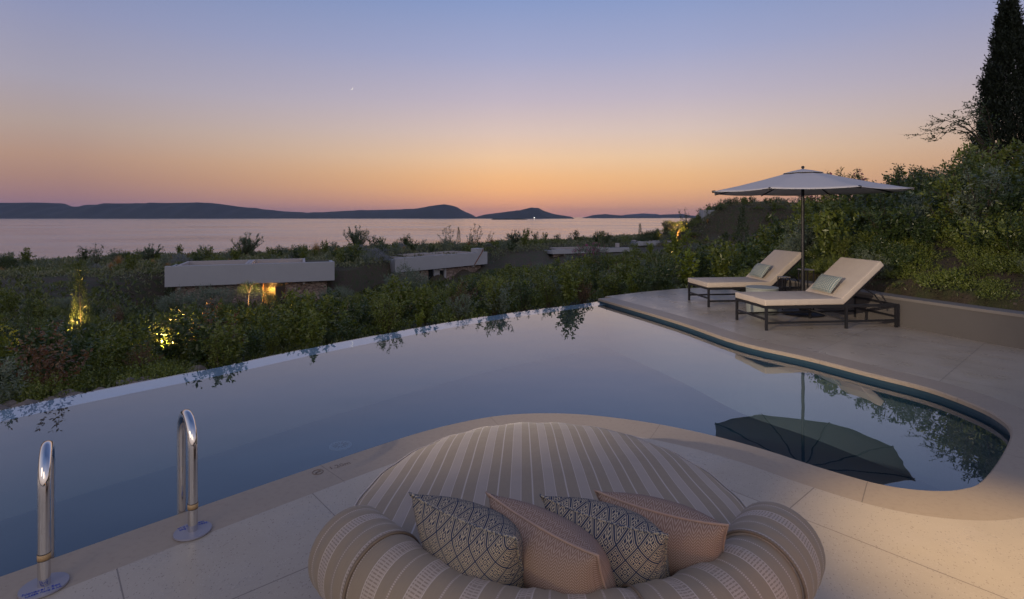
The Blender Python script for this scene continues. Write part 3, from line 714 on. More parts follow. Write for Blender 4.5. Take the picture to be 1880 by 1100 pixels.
# ------------------------------------------------------------ loungers
def make_lounger(loc,rz,label):
    r=empty('sun_lounger',loc,rz,label,'sun lounger','sun loungers on the far terrace')
    W=.84; Lx=2.12; q=.018; fr=MB()
    for x in (0,1.29,Lx):
        for y in (0,W):
            MB().box((x-q,y-q,0),(x+q,y+q,.325)).build('leg',M_BLACK,r,bevel=.003)
            
    for y in (0,W):
        fr.box((-q,y-q*1.1,.325),(Lx+q,y+q*1.1,.362)); fr.box((q,y-.012,.095),(1.29-q,y+.012,.125)); fr.box((1.29+q,y-.012,.095),(Lx-q,y+.012,.125))
    for x in (0,Lx): fr.box((x-q+.001,q*1.1,.326),(x+q-.001,W-q*1.1,.361)); fr.box((x-.012,q,.15),(x+.012,W-q,.18))
    fr.box((1.27,q*1.1,.327),(1.30,W-q*1.1,.36)); fr.box((.6,q*1.1,.327),(.64,W-q*1.1,.355))
    fr.tube([(.64,W*.5,.33),(1.29,q,.12)],.012,6)
    fr.build('frame',M_BLACK,r)
    mt=MB().box((-.03,-.01,.366),(1.265,W+.01,.462)).build('seat_mattress',M_MATT,r,smooth='auto',bevel=.022,seg=3)
    A=math.radians(41); M=Matrix.Translation((1.275,0,.372))@Matrix.Rotation(-A,4,'Y')
    bm_=MB().box((0,-.01,.012),(.87,W+.01,.112)).build('back_mattress',M_MATT,r,smooth='auto',bevel=.022,seg=3); bm_.matrix_local=M
    bf=MB(); 
    for y in (.02,W-.05): bf.box((.0,y,-.022),(.85,y+.03,.008))
    for x in (.02,.42,.82): bf.box((x,.05,-.02),(x+.03,W-.05,.006))
    o=bf.build('back_frame',M_BLACK,r); o.matrix_local=M
    for y in (.05,W-.05):
        MB().tube([(1.275+.42*math.cos(A),y,.37+.42*math.sin(A)-.03),(1.80,y,.50),(1.93,y,.33),(1.90,y,.27)],.011,6).build('strut',M_BLACK,r)
    return r
LA=math.radians(6.5)
l1=make_lounger((*gp(1407,607),0),LA,'sun lounger nearest the pool with grey-green cushion, beside the retaining wall')
l2=copy_tree(l1); l2.location=(*gp(1301,564),0); l2.rotation_euler=(0,0,LA); l2['label']='sun lounger farther from the camera, partly behind the round side table'
def lump(root,label):
    A=math.radians(41); base=Matrix.Translation(root.location)@Matrix.Rotation(root.rotation_euler.z,4,'Z')
    # leans on the back mattress, long edge on the seat
    M=base@Matrix.Translation((1.235,.44,.474))@Matrix.Rotation(math.radians(-4),4,'Z')@Matrix.Rotation(-math.radians(52),4,'Y')@Matrix.Translation((.155,0,.065))@Matrix.Rotation(PI/2,4,'Z')
    cushion('lumbar_cushion',label,.52,.31,.13,M_TEAL,mat('pale_cord',(.4,.42,.38),.9),M,'lumbar cushions on the loungers',pinch=.04)
lump(l1,'grey-green dashed cushion on the nearer sun lounger'); lump(l2,'grey-green dashed cushion on the farther sun lounger')
# side table drum
x,y=gp(1399,574); t=empty('drum_table',(x,y,0),0,'round grey-green drum side table between the two sun loungers','side table')
MB().lathe([(.24,0),(.255,.01),(.262,.1),(.265,.42),(.262,.428)],40).build('body',M_DRUM,t,smooth='auto')
MB().lathe([(.0,.43),(.268,.43),(.274,.436),(.274,.448),(.268,.455),(0,.456)],40).build('table_top',M_DRUM,t,smooth='auto')
def slim(x,y,h,w,label):
    t=empty('slim_table',(x,y,0),math.radians(5),label,'side table','slim metal tables by the parasol')
    for a in (-1,1):
        for b in (-1,1): MB().box((a*w-.008,b*w-.008,0),(a*w+.008,b*w+.008,h-.02)).build('leg',M_BLACK,t)
    MB().box((-w-.012,-w-.012,h-.02),(w+.012,w+.012,h)).build('table_top',M_TOP,t,bevel=.003)
    MB().box((-w+.008,-w-.006,.03),(w-.008,-w+.006,.045)).build('stretcher',M_BLACK,t)
slim(5.28,9.78,.76,.085,'tall slim black-legged table just right of the parasol pole')
slim(5.0,10.02,.60,.07,'lower slim black-legged table just left of the parasol pole')
# ------------------------------------------------------------ parasol
ux,uy=gp(1474,577); U=empty('parasol',(ux,uy,0),0,'large white octagonal parasol on a dark pole between the sun loungers','parasol')
MB().lathe([(0,0),(.33,0),(.34,.02),(.30,.05),(.06,.07),(.05,.25),(0,.25)],36).build('base',M_BLACK,U,smooth='auto')
MB().tube([(0,0,.07),(0,0,2.5)],.026,16).build('pole',M_BLACK,U,smooth='auto')
R=1.58; zr=2.14; zt=2.515
vs=[];fs=[]; rings=[(.12,zt-.028),(.35,zt-.08),(.7,zt-.175),(1.1,zt-.275),(1.4,zt-.34),(R,zr)]
SEG=8; sub=6
for r,z in rings:
    for k in range(8):
        a0=2*PI*k/8; a1=2*PI*(k+1)/8
        for s_ in range(sub):
            f=s_/sub; x=(math.cos(a0)*(1-f)+math.cos(a1)*f)*r; y=(math.sin(a0)*(1-f)+math.sin(a1)*f)*r
            sag=-4*f*(1-f)*.022*(r/R)
            pull=1-4*f*(1-f)*.022*(r==R)
            vs.append((x*pull,y*pull,z+sag))
n=8*sub
for j in range(len(rings)-1):
    for k in range(n): fs.append([j*n+k,(j+1)*n+k,(j+1)*n+(k+1)%n,j*n+(k+1)%n])
mb=MB().add(vs,fs)
o=mb.build('canopy',M_CANVAS,U,smooth='auto'); 
so=o.modifiers.new('thick','SOLIDIFY'); so.thickness=.004; so.offset=-1
for k in range(8):
    a=2*PI*k/8; c,s_=math.cos(a),math.sin(a)
    MB().tube([(c*.04,s_*.04,zt-.05)]+[(c*r,s_*r,z-.018) for r,z in rings[1:]],.011,6).build('rib',M_BLACK,U)
    MB().tube([(c*(R-.05),s_*(R-.05),zr+.012),(c*(R+.006),s_*(R+.006),zr+.004)],.009,6).build('rib_tip',M_BLACK,U)
mb=MB(); vs=[];fs=[]
for r,z in ((.02,zt+.012),(.15,zt-.015),(.33,zt-.058)):
    for k in range(8): a=2*PI*k/8; vs.append((r*math.cos(a),r*math.sin(a),z))
for j in range(2):
    for k in range(8): fs.append([j*8+k,(j+1)*8+k,(j+1)*8+(k+1)%8,j*8+(k+1)%8])
o=MB().add(vs,fs).build('vent',M_CANVAS,U); so=o.modifiers.new('thick','SOLIDIFY'); so.thickness=.004; so.offset=1
MB().lathe([(0,zt),(.02,zt),(.018,zt+.02),(.012,zt+.025),(.024,zt+.035),(.028,zt+.05),(.018,zt+.068),(0,zt+.072)],16).build('finial',M_BLACK,U,smooth=True)
MB().lathe([(.03,zt-.12),(.05,zt-.11),(.05,zt-.05),(.03,zt-.04)],20).build('hub',M_BLACK,U,smooth='auto')
# ------------------------------------------------------------ villas
def villa(L,Rr,ztop,label,courts,doors,wall_m,fh=1.37,drop=3.7,back=9,stone=True):
    L=Vector(L);Rv=Vector(Rr); ud=(Rv-L); W=ud.length; ang=math.atan2(ud.y,ud.x)
    v=empty('villa',(L.x,L.y,ztop),ang,label,'villa')
    # fascia with holes: local x along front, y to the back, z up (0=top)
    fa=MB().box((0,0,-fh),(W,.3,0)); 
    fa.box((0,.302,-fh),(.28,3.4,-.14)); fa.box((W-.28,.302,-fh),(W,3.4,-.14))
    fa.build('fascia',M_VILLA,v,bevel=.012,seg=1)
    ys=3.6
    xs=sorted([c for cc in courts for c in cc]); x=.28
    for a,b in courts:
        if a-x>.02: MB().box((x,.302,-.16),(a-.18,ys,-.10)).build('roof',M_SOIL,v)
        x=b+.18
    if W-.28-x>.02: MB().box((x,.302,-.16),(W-.28,ys,-.10)).build('roof',M_SOIL,v)
    for a,b in courts:
        q=MB(); q.box((a-.18,.302,-1.6),(a,ys,.03)); q.box((b,.302,-1.6),(b+.18,ys,.03)); q.box((a-.18,ys,-1.6),(b+.18,ys+.2,.035)); q.build('courtyard_parapet',M_PALE,v)
    x=.5; y0=.55; zb=-fh-drop
    for a,b in doors+[(W-.5,None)]:
        if a-x>.02: MB().box((x,y0,zb),(a,y0+.3,-fh+.001)).build('stone_wall',wall_m,v)
        x=b
    return v,W,y0,zb,fh
v1,W1,y0,zb,fh=villa((-22.9,35.9),(-12.95,39.75),-1.58,'flat-roofed villa with the lit open doorway in a stone wall',[(.85,4.75),(5.15,8.5)],[(5.84,7.32)],M_STONE)
# doorway room
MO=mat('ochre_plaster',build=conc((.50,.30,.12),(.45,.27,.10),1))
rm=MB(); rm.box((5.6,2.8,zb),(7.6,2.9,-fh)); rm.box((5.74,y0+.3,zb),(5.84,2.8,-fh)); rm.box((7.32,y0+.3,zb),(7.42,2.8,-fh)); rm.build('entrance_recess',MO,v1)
dl=MB().box((6.72,y0-.25,zb),(7.30,y0-.18,-fh-.32)); d=dl.build('door',mat('dark_wood',(.05,.033,.025),.5),v1,bevel=.01)
MB().tube([(6.80,y0-.28,zb+1.9),(6.80,y0-.30,zb+2.0),(6.80,y0-.30,zb+2.6),(6.80,y0-.28,zb+2.7)],.02,6).build('handle',M_BLACK,d)
fl=MB().box((6.2,1.5,-fh-.09),(6.5,1.8,-fh-.03)).build('ceiling_lamp',emis('warm_lamp',(1,.55,.18),9),v1)
v2,W2,y0,zb,fh=villa((-11.0,51.3),(-2.75,61.0),-2.22,'flat-roofed villa with tall dark glass doors and a copper downpipe',[(1.2,6.0),(6.4,10.8)],[(4.55,7.0)],M_STONE)
M_GLASS=mat('dark_glass',(.015,.018,.022),.12); 
for a,b in ((4.55,5.35),(6.1,6.75)): MB().box((a+.05,y0+.12,zb+.1),(b-.05,y0+.16,-fh-.05)).build('glass_door',M_GLASS,v2)
MB().box((5.35,y0+.0,zb),(6.1,y0+.2,-fh)).box((6.75,y0,zb),(7.0,y0+.2,-fh)).build('door_pillar',M_VILLA,v2)
wn=MB().box((7.2,y0-.02,zb+.9),(7.75,y0+.02,zb+2.0)).build('window',M_GLASS,v2)
MB().box((7.15,y0-.05,zb+.84),(7.8,y0-.021,zb+.9)).build('sill',M_PALE,wn)
MB().box((W2-1.6,.02,.001),(W2-.6,1.0,.42)).build('hopper_box',M_VILLA,v2,bevel=.02)
MB().tube([(W2-.75,-.02,.30),(W2-.85,-.06,.1),(W2-2.1,-.06,-1.3)],.045,8).build('downpipe',mat('copper_pipe',(.22,.07,.03),.5),v2,smooth='auto')
v3,W3,y0,zb,fh=villa((4.9,66.0),(16.2,71.5),-2.3,'far villa with a long pale roof edge behind the pink bougainvillea',[(2.0,8.5)],[(5,6)],M_PINKW,fh=.55)
v4,W4,y0,zb,fh=villa((18.2,79.0),(26.8,80.5),-1.9,'farthest villa with pale parapet below the uplit olive tree',[(.6,3.6),(4.6,8.0)],[(3,4)],M_PINKW,fh=.6)
MB().box((9.9,.4,.03),(10.3,.8,.55)).build('roof_vent',M_PALE,v3,bevel=.02)
def lowwall(pts,h,label,m=M_PALE,w=.25,name='garden_wall'):
    mb=MB()
    for i in range(len(pts)-1):
        a=Vector(pts[i]);b=Vector(pts[i+1]); t=(b-a); L=t.length; an=math.atan2(t.y,t.x)
        M=Matrix.Translation((a.x,a.y,a.z))@Matrix.Rotation(an,4,'Z')
        dz=b.z-a.z; Lh=math.hypot(t.x,t.y)
        mb.add([(0,-w/2,-h),(Lh,-w/2,dz-h),(Lh,w/2,dz-h),(0,w/2,-h),(0,-w/2,0),(Lh,-w/2,dz),(Lh,w/2,dz),(0,w/2,0)],[[0,3,2,1],[4,5,6,7],[0,1,5,4],[1,2,6,5],[2,3,7,6],[3,0,4,7]],M=M)
    return tag(mb.build(name,m,doubles=True),label,'wall')
lowwall([(-6.0,50,-4.55),(-4.2,45.5,-4.75)],.9,'pale sloping garden wall below the copper-piped villa')
lowwall([(-3.3,38,-3.6),(-2.35,35.6,-3.75)],.8,'short pale wall end among shrubs below the copper-piped villa')
a=tag(MB().box((30.2,86,.8),(32.0,88,2.75)).build('roof_parapet',M_VILLA,bevel=.03),'concrete parapet block on the grassy mound behind the shrubs','wall')
# ------------------------------------------------------------ plants
def leaves(name,P,D,ln,wd,m,link=False,nrm=None):
    N=len(P); D=D/np.linalg.norm(D,axis=1,keepdims=True)
    rv=RNG.normal(size=(N,3)) if nrm is None else nrm
    s=np.cross(D,rv); s/=np.linalg.norm(s,axis=1,keepdims=True)+1e-9
    ln=np.broadcast_to(ln,(N,))[:,None]; wd=np.broadcast_to(wd,(N,))[:,None]
    v=np.stack([P,P+D*ln*.5+s*wd*.5,P+D*ln,P+D*ln*.5-s*wd*.5],1).reshape(-1,3)
    f=np.arange(4*N).reshape(N,4); return quads(name,v,f,m,link=link)
def twiggy(Sp,Dp,tl,nl,ll,lw,name,m,spread=.9,curl=.25):
    T=len(Sp); Dp=Dp/np.linalg.norm(Dp,axis=1,keepdims=True)
    t=np.tile(np.linspace(.05,1,nl),T)[:,None]; S2=np.repeat(Sp,nl,0); D2=np.repeat(Dp,nl,0); TL=np.repeat(np.broadcast_to(tl,(T,)),nl)[:,None]
    P=S2+D2*t*TL; P[:,2]+=(curl*TL*t*t)[:,0]*.3
    side=RNG.normal(size=(T*nl,3)); side-=D2*(side*D2).sum(1,keepdims=True); side/=np.linalg.norm(side,axis=1,keepdims=True)
    d=D2*(1-.45*spread)+side*spread; sc=RNG.uniform(.65,1.25,T*nl)
    return leaves(name,P,d,ll*sc,lw*sc,m)
def stems_mesh(paths,r0,name='stem',m=M_BARK,n=4):
    mb=MB()
    for p in paths: mb.tube(p,[r0*(1-.8*i/(len(p)-1)) for i in range(len(p))],n,caps=False)
    o=mb.build(name,m,None,smooth=True); COL.objects.unlink(o); return o
def bush(name,m,h=1.4,r=.55,ns=14,tw=16,nl=9,ll=.05,lw=.02,up=.6,tl=.22,low=.12,spread=.9,seed=0):
    """several arching stems from the base, twigs along them, leaves along the twigs"""
    g=np.random.default_rng(seed); paths=[];SP=[];DP=[];TLn=[]
    for s in range(ns):
        az=g.uniform(0,2*PI); le=g.uniform(.0,1)**.7*r; hh=h*g.uniform(.62,1.05)*(1-.25*(le/r)**2)
        b=np.array([math.cos(az),math.sin(az),0]); base=b*g.uniform(0,.12)*r; bend=g.uniform(.8,1.8)
        pts=[]
        wob=g.normal(0,.04,2)
        for k in range(6):
            t=k/5; pts.append(base+b*le*t**bend+np.array([wob[0]*math.sin(4*t),wob[1]*math.sin(5*t),hh*t]))
        paths.append([tuple(p) for p in pts])
        ts=g.uniform(low,1,tw)**.8
        for t in ts:
            i=min(int(t*5),4); f=t*5-i; p=pts[i]*(1-f)+pts[i+1]*f
            d=np.array([g.normal(),g.normal(),0]); d/=np.linalg.norm(d)+1e-6
            SP.append(p); DP.append(d*(1-up*.6)+np.array([0,0,up])+b*.25); TLn.append(tl*g.uniform(.5,1.15)*(1.15-.5*t))
        SP.append(pts[-2]); DP.append(pts[-1]-pts[-2]+1e-4); TLn.append(np.linalg.norm(pts[-1]-pts[-2])*1.15)
    fo=twiggy(np.array(SP),np.array(DP),np.array(TLn),nl,ll,lw,name,m,spread)
    st=stems_mesh(paths,.012*h**.5); st.parent=fo; return fo
def mound(name,m,a=.5,b=.4,nt=500,tl=.12,nl=7,ll=.035,lw=.012,up=.3,zc=.1,spread=.8,seed=0,irr=.25):
    g=np.random.default_rng(seed); d=g.normal(size=(nt,3)); d[:,2]=np.abs(d[:,2])*1.1-.15; d/=np.linalg.norm(d,axis=1,keepdims=True)
    lob=1+irr*np.sin(d[:,0]*4+seed)*np.sin(d[:,1]*4.7+seed*2)+irr*.6*np.sin(d[:,2]*7+seed)
    rr=g.uniform(.55,1,nt)**.5*lob
    P=np.stack([d[:,0]*a*rr,d[:,1]*a*rr,zc+np.maximum(d[:,2],-.1)*b*rr],1)
    D=d.copy(); D[:,2]+=up
    return twiggy(P,D,tl*g.uniform(.5,1.3,nt),nl,ll,lw,name,m,spread)
def column(name,m,h,r,nt,tl=.2,nl=8,ll=.05,lw=.016,seed=0,stem=True,pw=1.0,rag=.3):
    g=np.random.default_rng(seed); t=g.uniform(.02,1,nt); az=g.uniform(0,2*PI,nt)
    pr=np.sin(np.clip(t*.93+.07,0,1)**.62*PI)**.75*(1-.35*t)*1.25
    pr=pr*(1+rag*np.sin(az*2+t*23+seed)*np.sin(t*41+az))
    rr=r*pr*g.uniform(.35,1,nt)**.5
    P=np.stack([np.cos(az)*rr,np.sin(az)*rr,t*h],1); D=np.stack([np.cos(az)*.38,np.sin(az)*.38,np.full(nt,1.0)],1)+g.normal(0,.15,(nt,3))
    fo=twiggy(P,D,tl*g.uniform(.5,1.4,nt),nl,ll,lw,name,m,.55)
    if stem: s=stems_mesh([[(0,0,0),(.02,0,h*.4),(0,.02,h*.85)]],max(.02,r*.12),'trunk',n=7); s.parent=fo
    return fo
def tuft(name,m,h=.7,n=260,r=.45,w=.008,seed=0,droop=.5):
    g=np.random.default_rng(seed); V=[];Fc=[]
    az=g.uniform(0,2*PI,n); le=g.uniform(.1,1,n)*r; hh=h*g.uniform(.6,1.1,n)
    K=4; b=np.stack([np.cos(az),np.sin(az),0*az],1); s=np.stack([-np.sin(az),np.cos(az),0*az],1)
    vs=[]
    for k in range(K+1):
        t=k/K; p=b*(le*t**1.7)[:,None]+b*g.uniform(0,.06,1)*.3; p[:,2]=hh*(t-droop*.45*t**3*(le/r)); ww=w*(1-t*.85)
        vs.append(p-s*ww/2); vs.append(p+s*ww/2)
    V=np.stack(vs,1).reshape(-1,3); m_=2*(K+1); Fc=[]
    base=np.arange(n)[:,None]*m_
    for k in range(K): Fc.append(base+np.array([[2*k,2*k+1,2*k+3,2*k+2]]))
    return quads(name,V,np.concatenate(Fc),m,link=False)
def add_flowers(o,m,n,rfun,sz,name='flowers',seed=0):
    me=o.data; v=np.empty(len(me.vertices)*3,np.float32); me.vertices.foreach_get('co',v); v=v.reshape(-1,3)
    g=np.random.default_rng(seed); idx=g.permutation(len(v)); w=v[idx]; w=w[rfun(w)][:n]
    P=np.repeat(w,6,0)+g.normal(0,sz*.6,(len(w)*6,3)); D=g.normal(size=P.shape)
    f=leaves(name,P,D,sz,sz*.8,m); f.parent=o; f['kind']='stuff'
def place(proto,x,y,z=None,s=1.0,rz=None,label=None,cat=None,group=None,name=None,sz=None,kids=True):
    c=proto.copy(); COL.objects.link(c)
    if name: c.name=name
    if z is None: z=h1(x,y)-.04
    c.location=(x,y,z); c.rotation_euler=(0,0,random.uniform(0,6.28) if rz is None else rz); c.scale=(s,s,s*(sz or 1))
    for ch in proto.children:
        if kids or ch.name.startswith('flower'):
            k=ch.copy(); k.parent=c; COL.objects.link(k)
    return tag(c,label,cat,group)
G1=[bush('shrub',L_GREEN,1.5,.50,16,18,7,0.083,0.035,seed=i) for i in (1,2,3)]
G2=[bush('shrub',L_DEEP,1.25,.55,15,18,7,0.068,0.029,seed=i+10) for i in (1,2)]
GL=[bush('shrub',L_LIME,1.3,.35,10,14,7,0.090,0.038,up=.8,seed=i+20) for i in (1,2)]
GR=[bush('shrub',L_RED,1.2,.5,16,16,8,.045,.02,seed=31)]
GG=[bush('shrub',L_GREY,1.15,.55,17,18,7,0.060,0.019,seed=i+40) for i in (1,2)]
GC=[mound('cushion_shrub',L_BLUE,.5,.34,600,.1,6,.045,.014,seed=i+50) for i in (1,2)]
GO=[mound('olive_bush',L_GREY,.9,.9,800,.3,8,.085,.024,zc=.45,seed=i+60,up=.5,irr=.35) for i in (1,2)]
GM=[mound('bush',L_DEEP,.8,.7,800,.22,7,.075,.034,zc=.2,seed=i+70,irr=.3) for i in (1,2)]
GH=[mound('low_shrub',L_GREEN,.65,.30,520,.24,7,.055,.026,zc=.05,seed=i+80,up=.8,irr=.4) for i in (1,2)]
TG=[tuft('grass_tuft',L_GOLD,.85,340,.5,.012,seed=i) for i in (1,2)]
TR=[bush('rosemary_shrub',L_ROSE,1.0,.6,40,16,9,.055,.018,up=1.0,tl=.16,low=.05,seed=66)]
TS=[tuft('strappy_plant',L_GREEN,.6,120,.55,.025,seed=9,droop=.9)]
for o in G1+G2+GG: pass
CP=column('cypress',L_DEEP,2.2,.19,420,.16,8,.045,.016,seed=3,rag=.2)
SPR=bush('wispy_shrub',L_DEEP,1.3,.55,7,8,6,.06,.028,up=.5,seed=77)
OLE=bush('oleander',L_DEEP,2.0,.7,18,16,8,.13,.022,up=.7,seed=78); add_flowers(OLE,L_PINKF,22,lambda w:w[:,2]>1.5,.06,seed=2)
BOU=mound('bougainvillea',L_DEEP,1.3,1.3,1300,.3,8,.06,.028,zc=.5,seed=79,irr=.35); add_flowers(BOU,L_PINKF,110,lambda w:(w[:,2]>1.0)|(np.abs(w[:,0])>.9),.07,seed=3)
YEL=bush('flowering_shrub',L_LIME,1.4,.4,11,14,8,.06,.026,up=.8,seed=81); add_flowers(YEL,L_YELF,16,lambda w:w[:,2]>1.1,.05,seed=4)
WHT=bush('white_flowering_shrub',L_GREEN,1.0,.6,14,14,8,.05,.022,seed=82); add_flowers(WHT,L_WHTF,45,lambda w:w[:,2]>.5,.04,seed=5)
# ---- named single plants
def P(px,Y): return at(px,Y)
def put(proto,px,Y,s,label,cat,name=None,group=None,**k):
    x,y,z=at(px,Y); return place(proto,x,y,None,s,label=label,cat=cat,name=name,group=group,**k)
put(SPR,172,44,1.76,'dark open-branched bush on the left skyline against the sea','shrub')
put(SPR,145,43,1.17,'small wispy bush just left of the dark open bush on the skyline','shrub')
put(GM[0],8,42,1.0,'dark low bush at the left edge of the photo, against the sea','shrub',name='bush')
put(GM[1],232,48,.9,'flat-topped dark bush right of the open-branched bush','shrub',name='bush')
put(TG[0],218,43,1.3,'golden grass tuft on the left slope below the flat-topped bush','grass tuft')
put(TG[1],420,52,1.3,'golden grass tuft behind the left end of the lit villa roof','grass tuft')
put(TG[0],580,54,1.9,'golden grass tuft above the right end of the lit villa','grass tuft')
put(TG[1],745,70,1.9,'golden grass tuft on the skyline above the copper-piped villa','grass tuft')
put(TR[0],455,54,2.47,'upright dark rosemary above the lit villa roof','shrub')
put(TR[0],655,66,2.86,'upright dark rosemary on the skyline left of the copper-piped villa','shrub')
put(TR[0],277,47,1.69,'dark rosemary on the left skyline by the golden grass','shrub')
put(TR[0],944,70,1.95,'small rosemary tuft on the skyline near the photo centre','shrub')
for px,Y,s,l in ((330,43,1.9,'wide silver cushion plant behind the left end of the lit villa'),(370,46,1.8,'silver cushion plant beside the left courtyard of the lit villa'),(545,48,1.6,'silver cushion plant behind the right courtyard of the lit villa'),(175,41,1.0,'small silver cushion plant on the left slope'),(662,56,1.9,'silver cushion plant left of the copper-piped villa, farther back'),(700,55,1.8,'silver cushion plant touching the left end of the copper-piped villa'),(690,50,2.2,'silver cushion plant lowest on the bank left of the copper-piped villa'),(735,62,1.5,'silver cushion plant behind the copper-piped villa')):
    put(GC[0],px,Y,s,l,'shrub')
put(CP,842,72,1.15,'thin black cypress standing on the skyline','cypress'); put(CP,826,73,.7,'shorter thin cypress just left of the skyline cypress','cypress')
put(SPR,822,69,2.47,'wispy skyline bush around the short thin cypress','shrub'); put(SPR,872,70,2.60,'taller wispy skyline bush right of the thin cypress','shrub'); put(SPR,897,71,1.69,'small wispy skyline bush, rightmost of the three by the thin cypress','shrub')
put(SPR,1105,72,1.95,'wispy skyline bush over the far villa roof','shrub'); put(SPR,1135,74,1.69,'wispy skyline bush right of the one over the far villa roof','shrub')
put(CP,1175,80,1.5,'ragged slim tree at the left end of the dark skyline grove','tree')
put(GM[0],1196,84,1.75,'broad dark domed tree in the skyline grove','tree',name='bush'); put(GM[1],1180,80,1.1,'dark bush at the foot of the skyline grove','shrub',name='bush')
put(SPR,1262,86,3.38,'open-crowned tree on the skyline right of the uplit olive','tree')
put(GO[0],385,33.5,1.15,'grey-green olive bush in front of the left end of the lit villa','shrub',sz=1.0)
put(GO[1],328,32,.95,'grey-green olive bush left of the lit villa fascia','shrub')
put(GO[1],745,44,1.5,'large grey-green olive bush hiding the left end of the copper-piped villa','shrub',sz=1.1)
put(GO[0],128,24,.5,'grey bush on the dark left slope','shrub')
Y_=14.5; x,_,z=at(147,Y_); LC=(x,Y_); put(CP,147,Y_,.062*Y_,'slim young cypress on the left slope, lit yellow at its foot','cypress',sz=1.05)
put(CP,52,14,.62,'unlit slim young cypress at the far left','cypress')
put(BOU,1085,48,1.05,'bougainvillea with pink flowers in front of the far villa','shrub')
put(YEL,1356,20,.95,'yellow-flowered upright shrub behind the farther lounger','shrub')
put(YEL,1385,24,1.2,'yellow-green flowering shrub right of the slim cypress','shrub')
put(CP,1363,26,1.45,'slim ragged cypress rising behind the loungers','cypress'); put(CP,1333,27,.9,'shorter slim cypress left of the ragged one behind the loungers','cypress')
put(GL[0],1246,30,1.9,'upright yellow-green shrub below the uplit olive','shrub')
put(GL[1],1322,17,.95,'bright lime shrub left of the farther lounger head','shrub')
put(OLE,1497,16.5,.95,'pink-flowered oleander just right of the parasol pole','shrub'); put(OLE,1546,16,1.0,'pink-flowered oleander under the right half of the parasol','shrub')
put(WHT,1150,17,.95,'white-flowered shrub beyond the corner of the pool','shrub')
YG=hit(300,672,6)[1]; put(G1[0],300,YG+.7,.5,'shrub glowing gold from a spotlight, left of centre below the pool','shrub',sz=1.0); put(GL[0],330,YG+1.2,.48,'smaller gold-lit shrub just right of the glowing shrub','shrub'); put(G1[1],274,YG+1.3,.45,'gold-lit leafy shrub left of the glowing shrub','shrub'); put(GH[0],30,hit(28,705,6)[1]+.35,.6,'low shrub lit gold at the far left below the pool edge','shrub')
put(TS[0],62,hit(62,690,6)[1],.9,'strappy green clump at lower left below the pool edge','plant')
for px,Y,sc,pr,nm,l in ((322,31,1.5,G2[0],'shrub','dark shrub before the left corner of the lit villa'),(440,31.5,1.35,G2[1],'shrub','dark shrub against the stone wall left of the weeping tree'),(418,29,1.2,G1[0],'shrub','olive-green shrub in front of the stone wall, left of the weeping tree'),(548,33.5,1.35,G2[0],'shrub','dark shrub against the stone wall right of the lit doorway'),(566,31,1.6,G1[1],'shrub','olive-green shrub in front of the stone wall right of the lit doorway'),(598,33,1.75,G2[1],'shrub','tall dark shrub under the right end of the lit villa fascia'),(622,35,2.0,GO[0],'olive_bush','grey olive bush at the right corner of the lit villa'),(520,28,1.1,GR[0],'shrub','russet shrub below the lit doorway'),(648,36,1.5,G1[2],'shrub','olive-green shrub right of the lit villa'),(905,52,1.6,GM[0],'bush','dark rounded bush at the right end of the copper-piped villa')):
    put(pr,px,Y,sc*.48,l,'shrub',name=nm)
# weeping tree and its doorway neighbour
g=np.random.default_rng(5); Sp=[];Dp=[]
for k in range(260):
    az=g.uniform(0,2*PI); r=g.uniform(.1,1.0); Sp.append((math.cos(az)*r,math.sin(az)*r,2.0+.55*(1-r*r)+g.uniform(-.2,.1))); Dp.append((math.cos(az)*.25,math.sin(az)*.25,-1))
wt=twiggy(np.array(Sp),np.array(Dp),g.uniform(.3,.9,260),16,.07,.014,'weeping_tree',L_DEEP,.5,0)
s=stems_mesh([[(0,0,0),(.05,0,1),(0,.05,2.1)]]+[[(0,.02,1.7),(math.cos(a)*.3,math.sin(a)*.3,2.3),(math.cos(a)*.8,math.sin(a)*.8,2.35)] for a in (0,1.3,2.6,4,5.2)],.05,'trunk',n=7); s.parent=wt
put(wt,457,30,.78,'small weeping tree beside the lit doorway','tree'); put(wt,496,31.5,.55,'smaller weeping tree right in front of the lit doorway','tree')
for px,Y,sc,pr,nm,l in ((1612,16,.9,GM[1],'bush','dark rounded bush on the skyline above the right edge of the parasol'),(1700,15,1.15,G2[0],'shrub','tallest open leafy shrub on the skyline between the parasol and the tall cypress'),(1742,15.5,1.0,G1[2],'shrub','skyline shrub left of the arching branches'),(1655,16,.9,G2[1],'shrub','skyline shrub just right of the dark rounded bush'),(1790,12.5,1.0,GR[0],'shrub','russet shrub below the tall cypress')):
    put(pr,px,Y,sc,l,'shrub',name=nm)
# big cypress and arching tree at right
cy=column('tall_cypress',L_CYP,5.6,.62,5200,.34,10,.10,.036,seed=8,rag=.22); x,y,z=at(1852,16); c=place(cy,x,y,z-.1,1.0,rz=0,label='tall dark cypress at the right edge of the photo',cat='cypress'); c.scale.z=(HC+.393*16-z)/5.75
g=np.random.default_rng(9); paths=[];Sp=[];Dp=[];Tn=[]
for k in range(7):
    az=PI+g.uniform(-.6,.6); L=g.uniform(1.0,1.75); rise=g.uniform(.7,1.9); pts=[(0,0,1.1)]
    for i in range(1,7):
        t=i/6; pts.append((math.cos(az)*L*t,math.sin(az)*L*t,1.1+rise*math.sin(t*2.3)*.9-.1*t))
    paths.append(pts)
    for i in range(1,7):
        for q in range(4):
            Sp.append(pts[i]); Dp.append((math.cos(az)*.8+g.normal(0,.5),g.normal(0,.5),g.uniform(-.2,.45))); Tn.append(.30*g.uniform(.5,1.2))
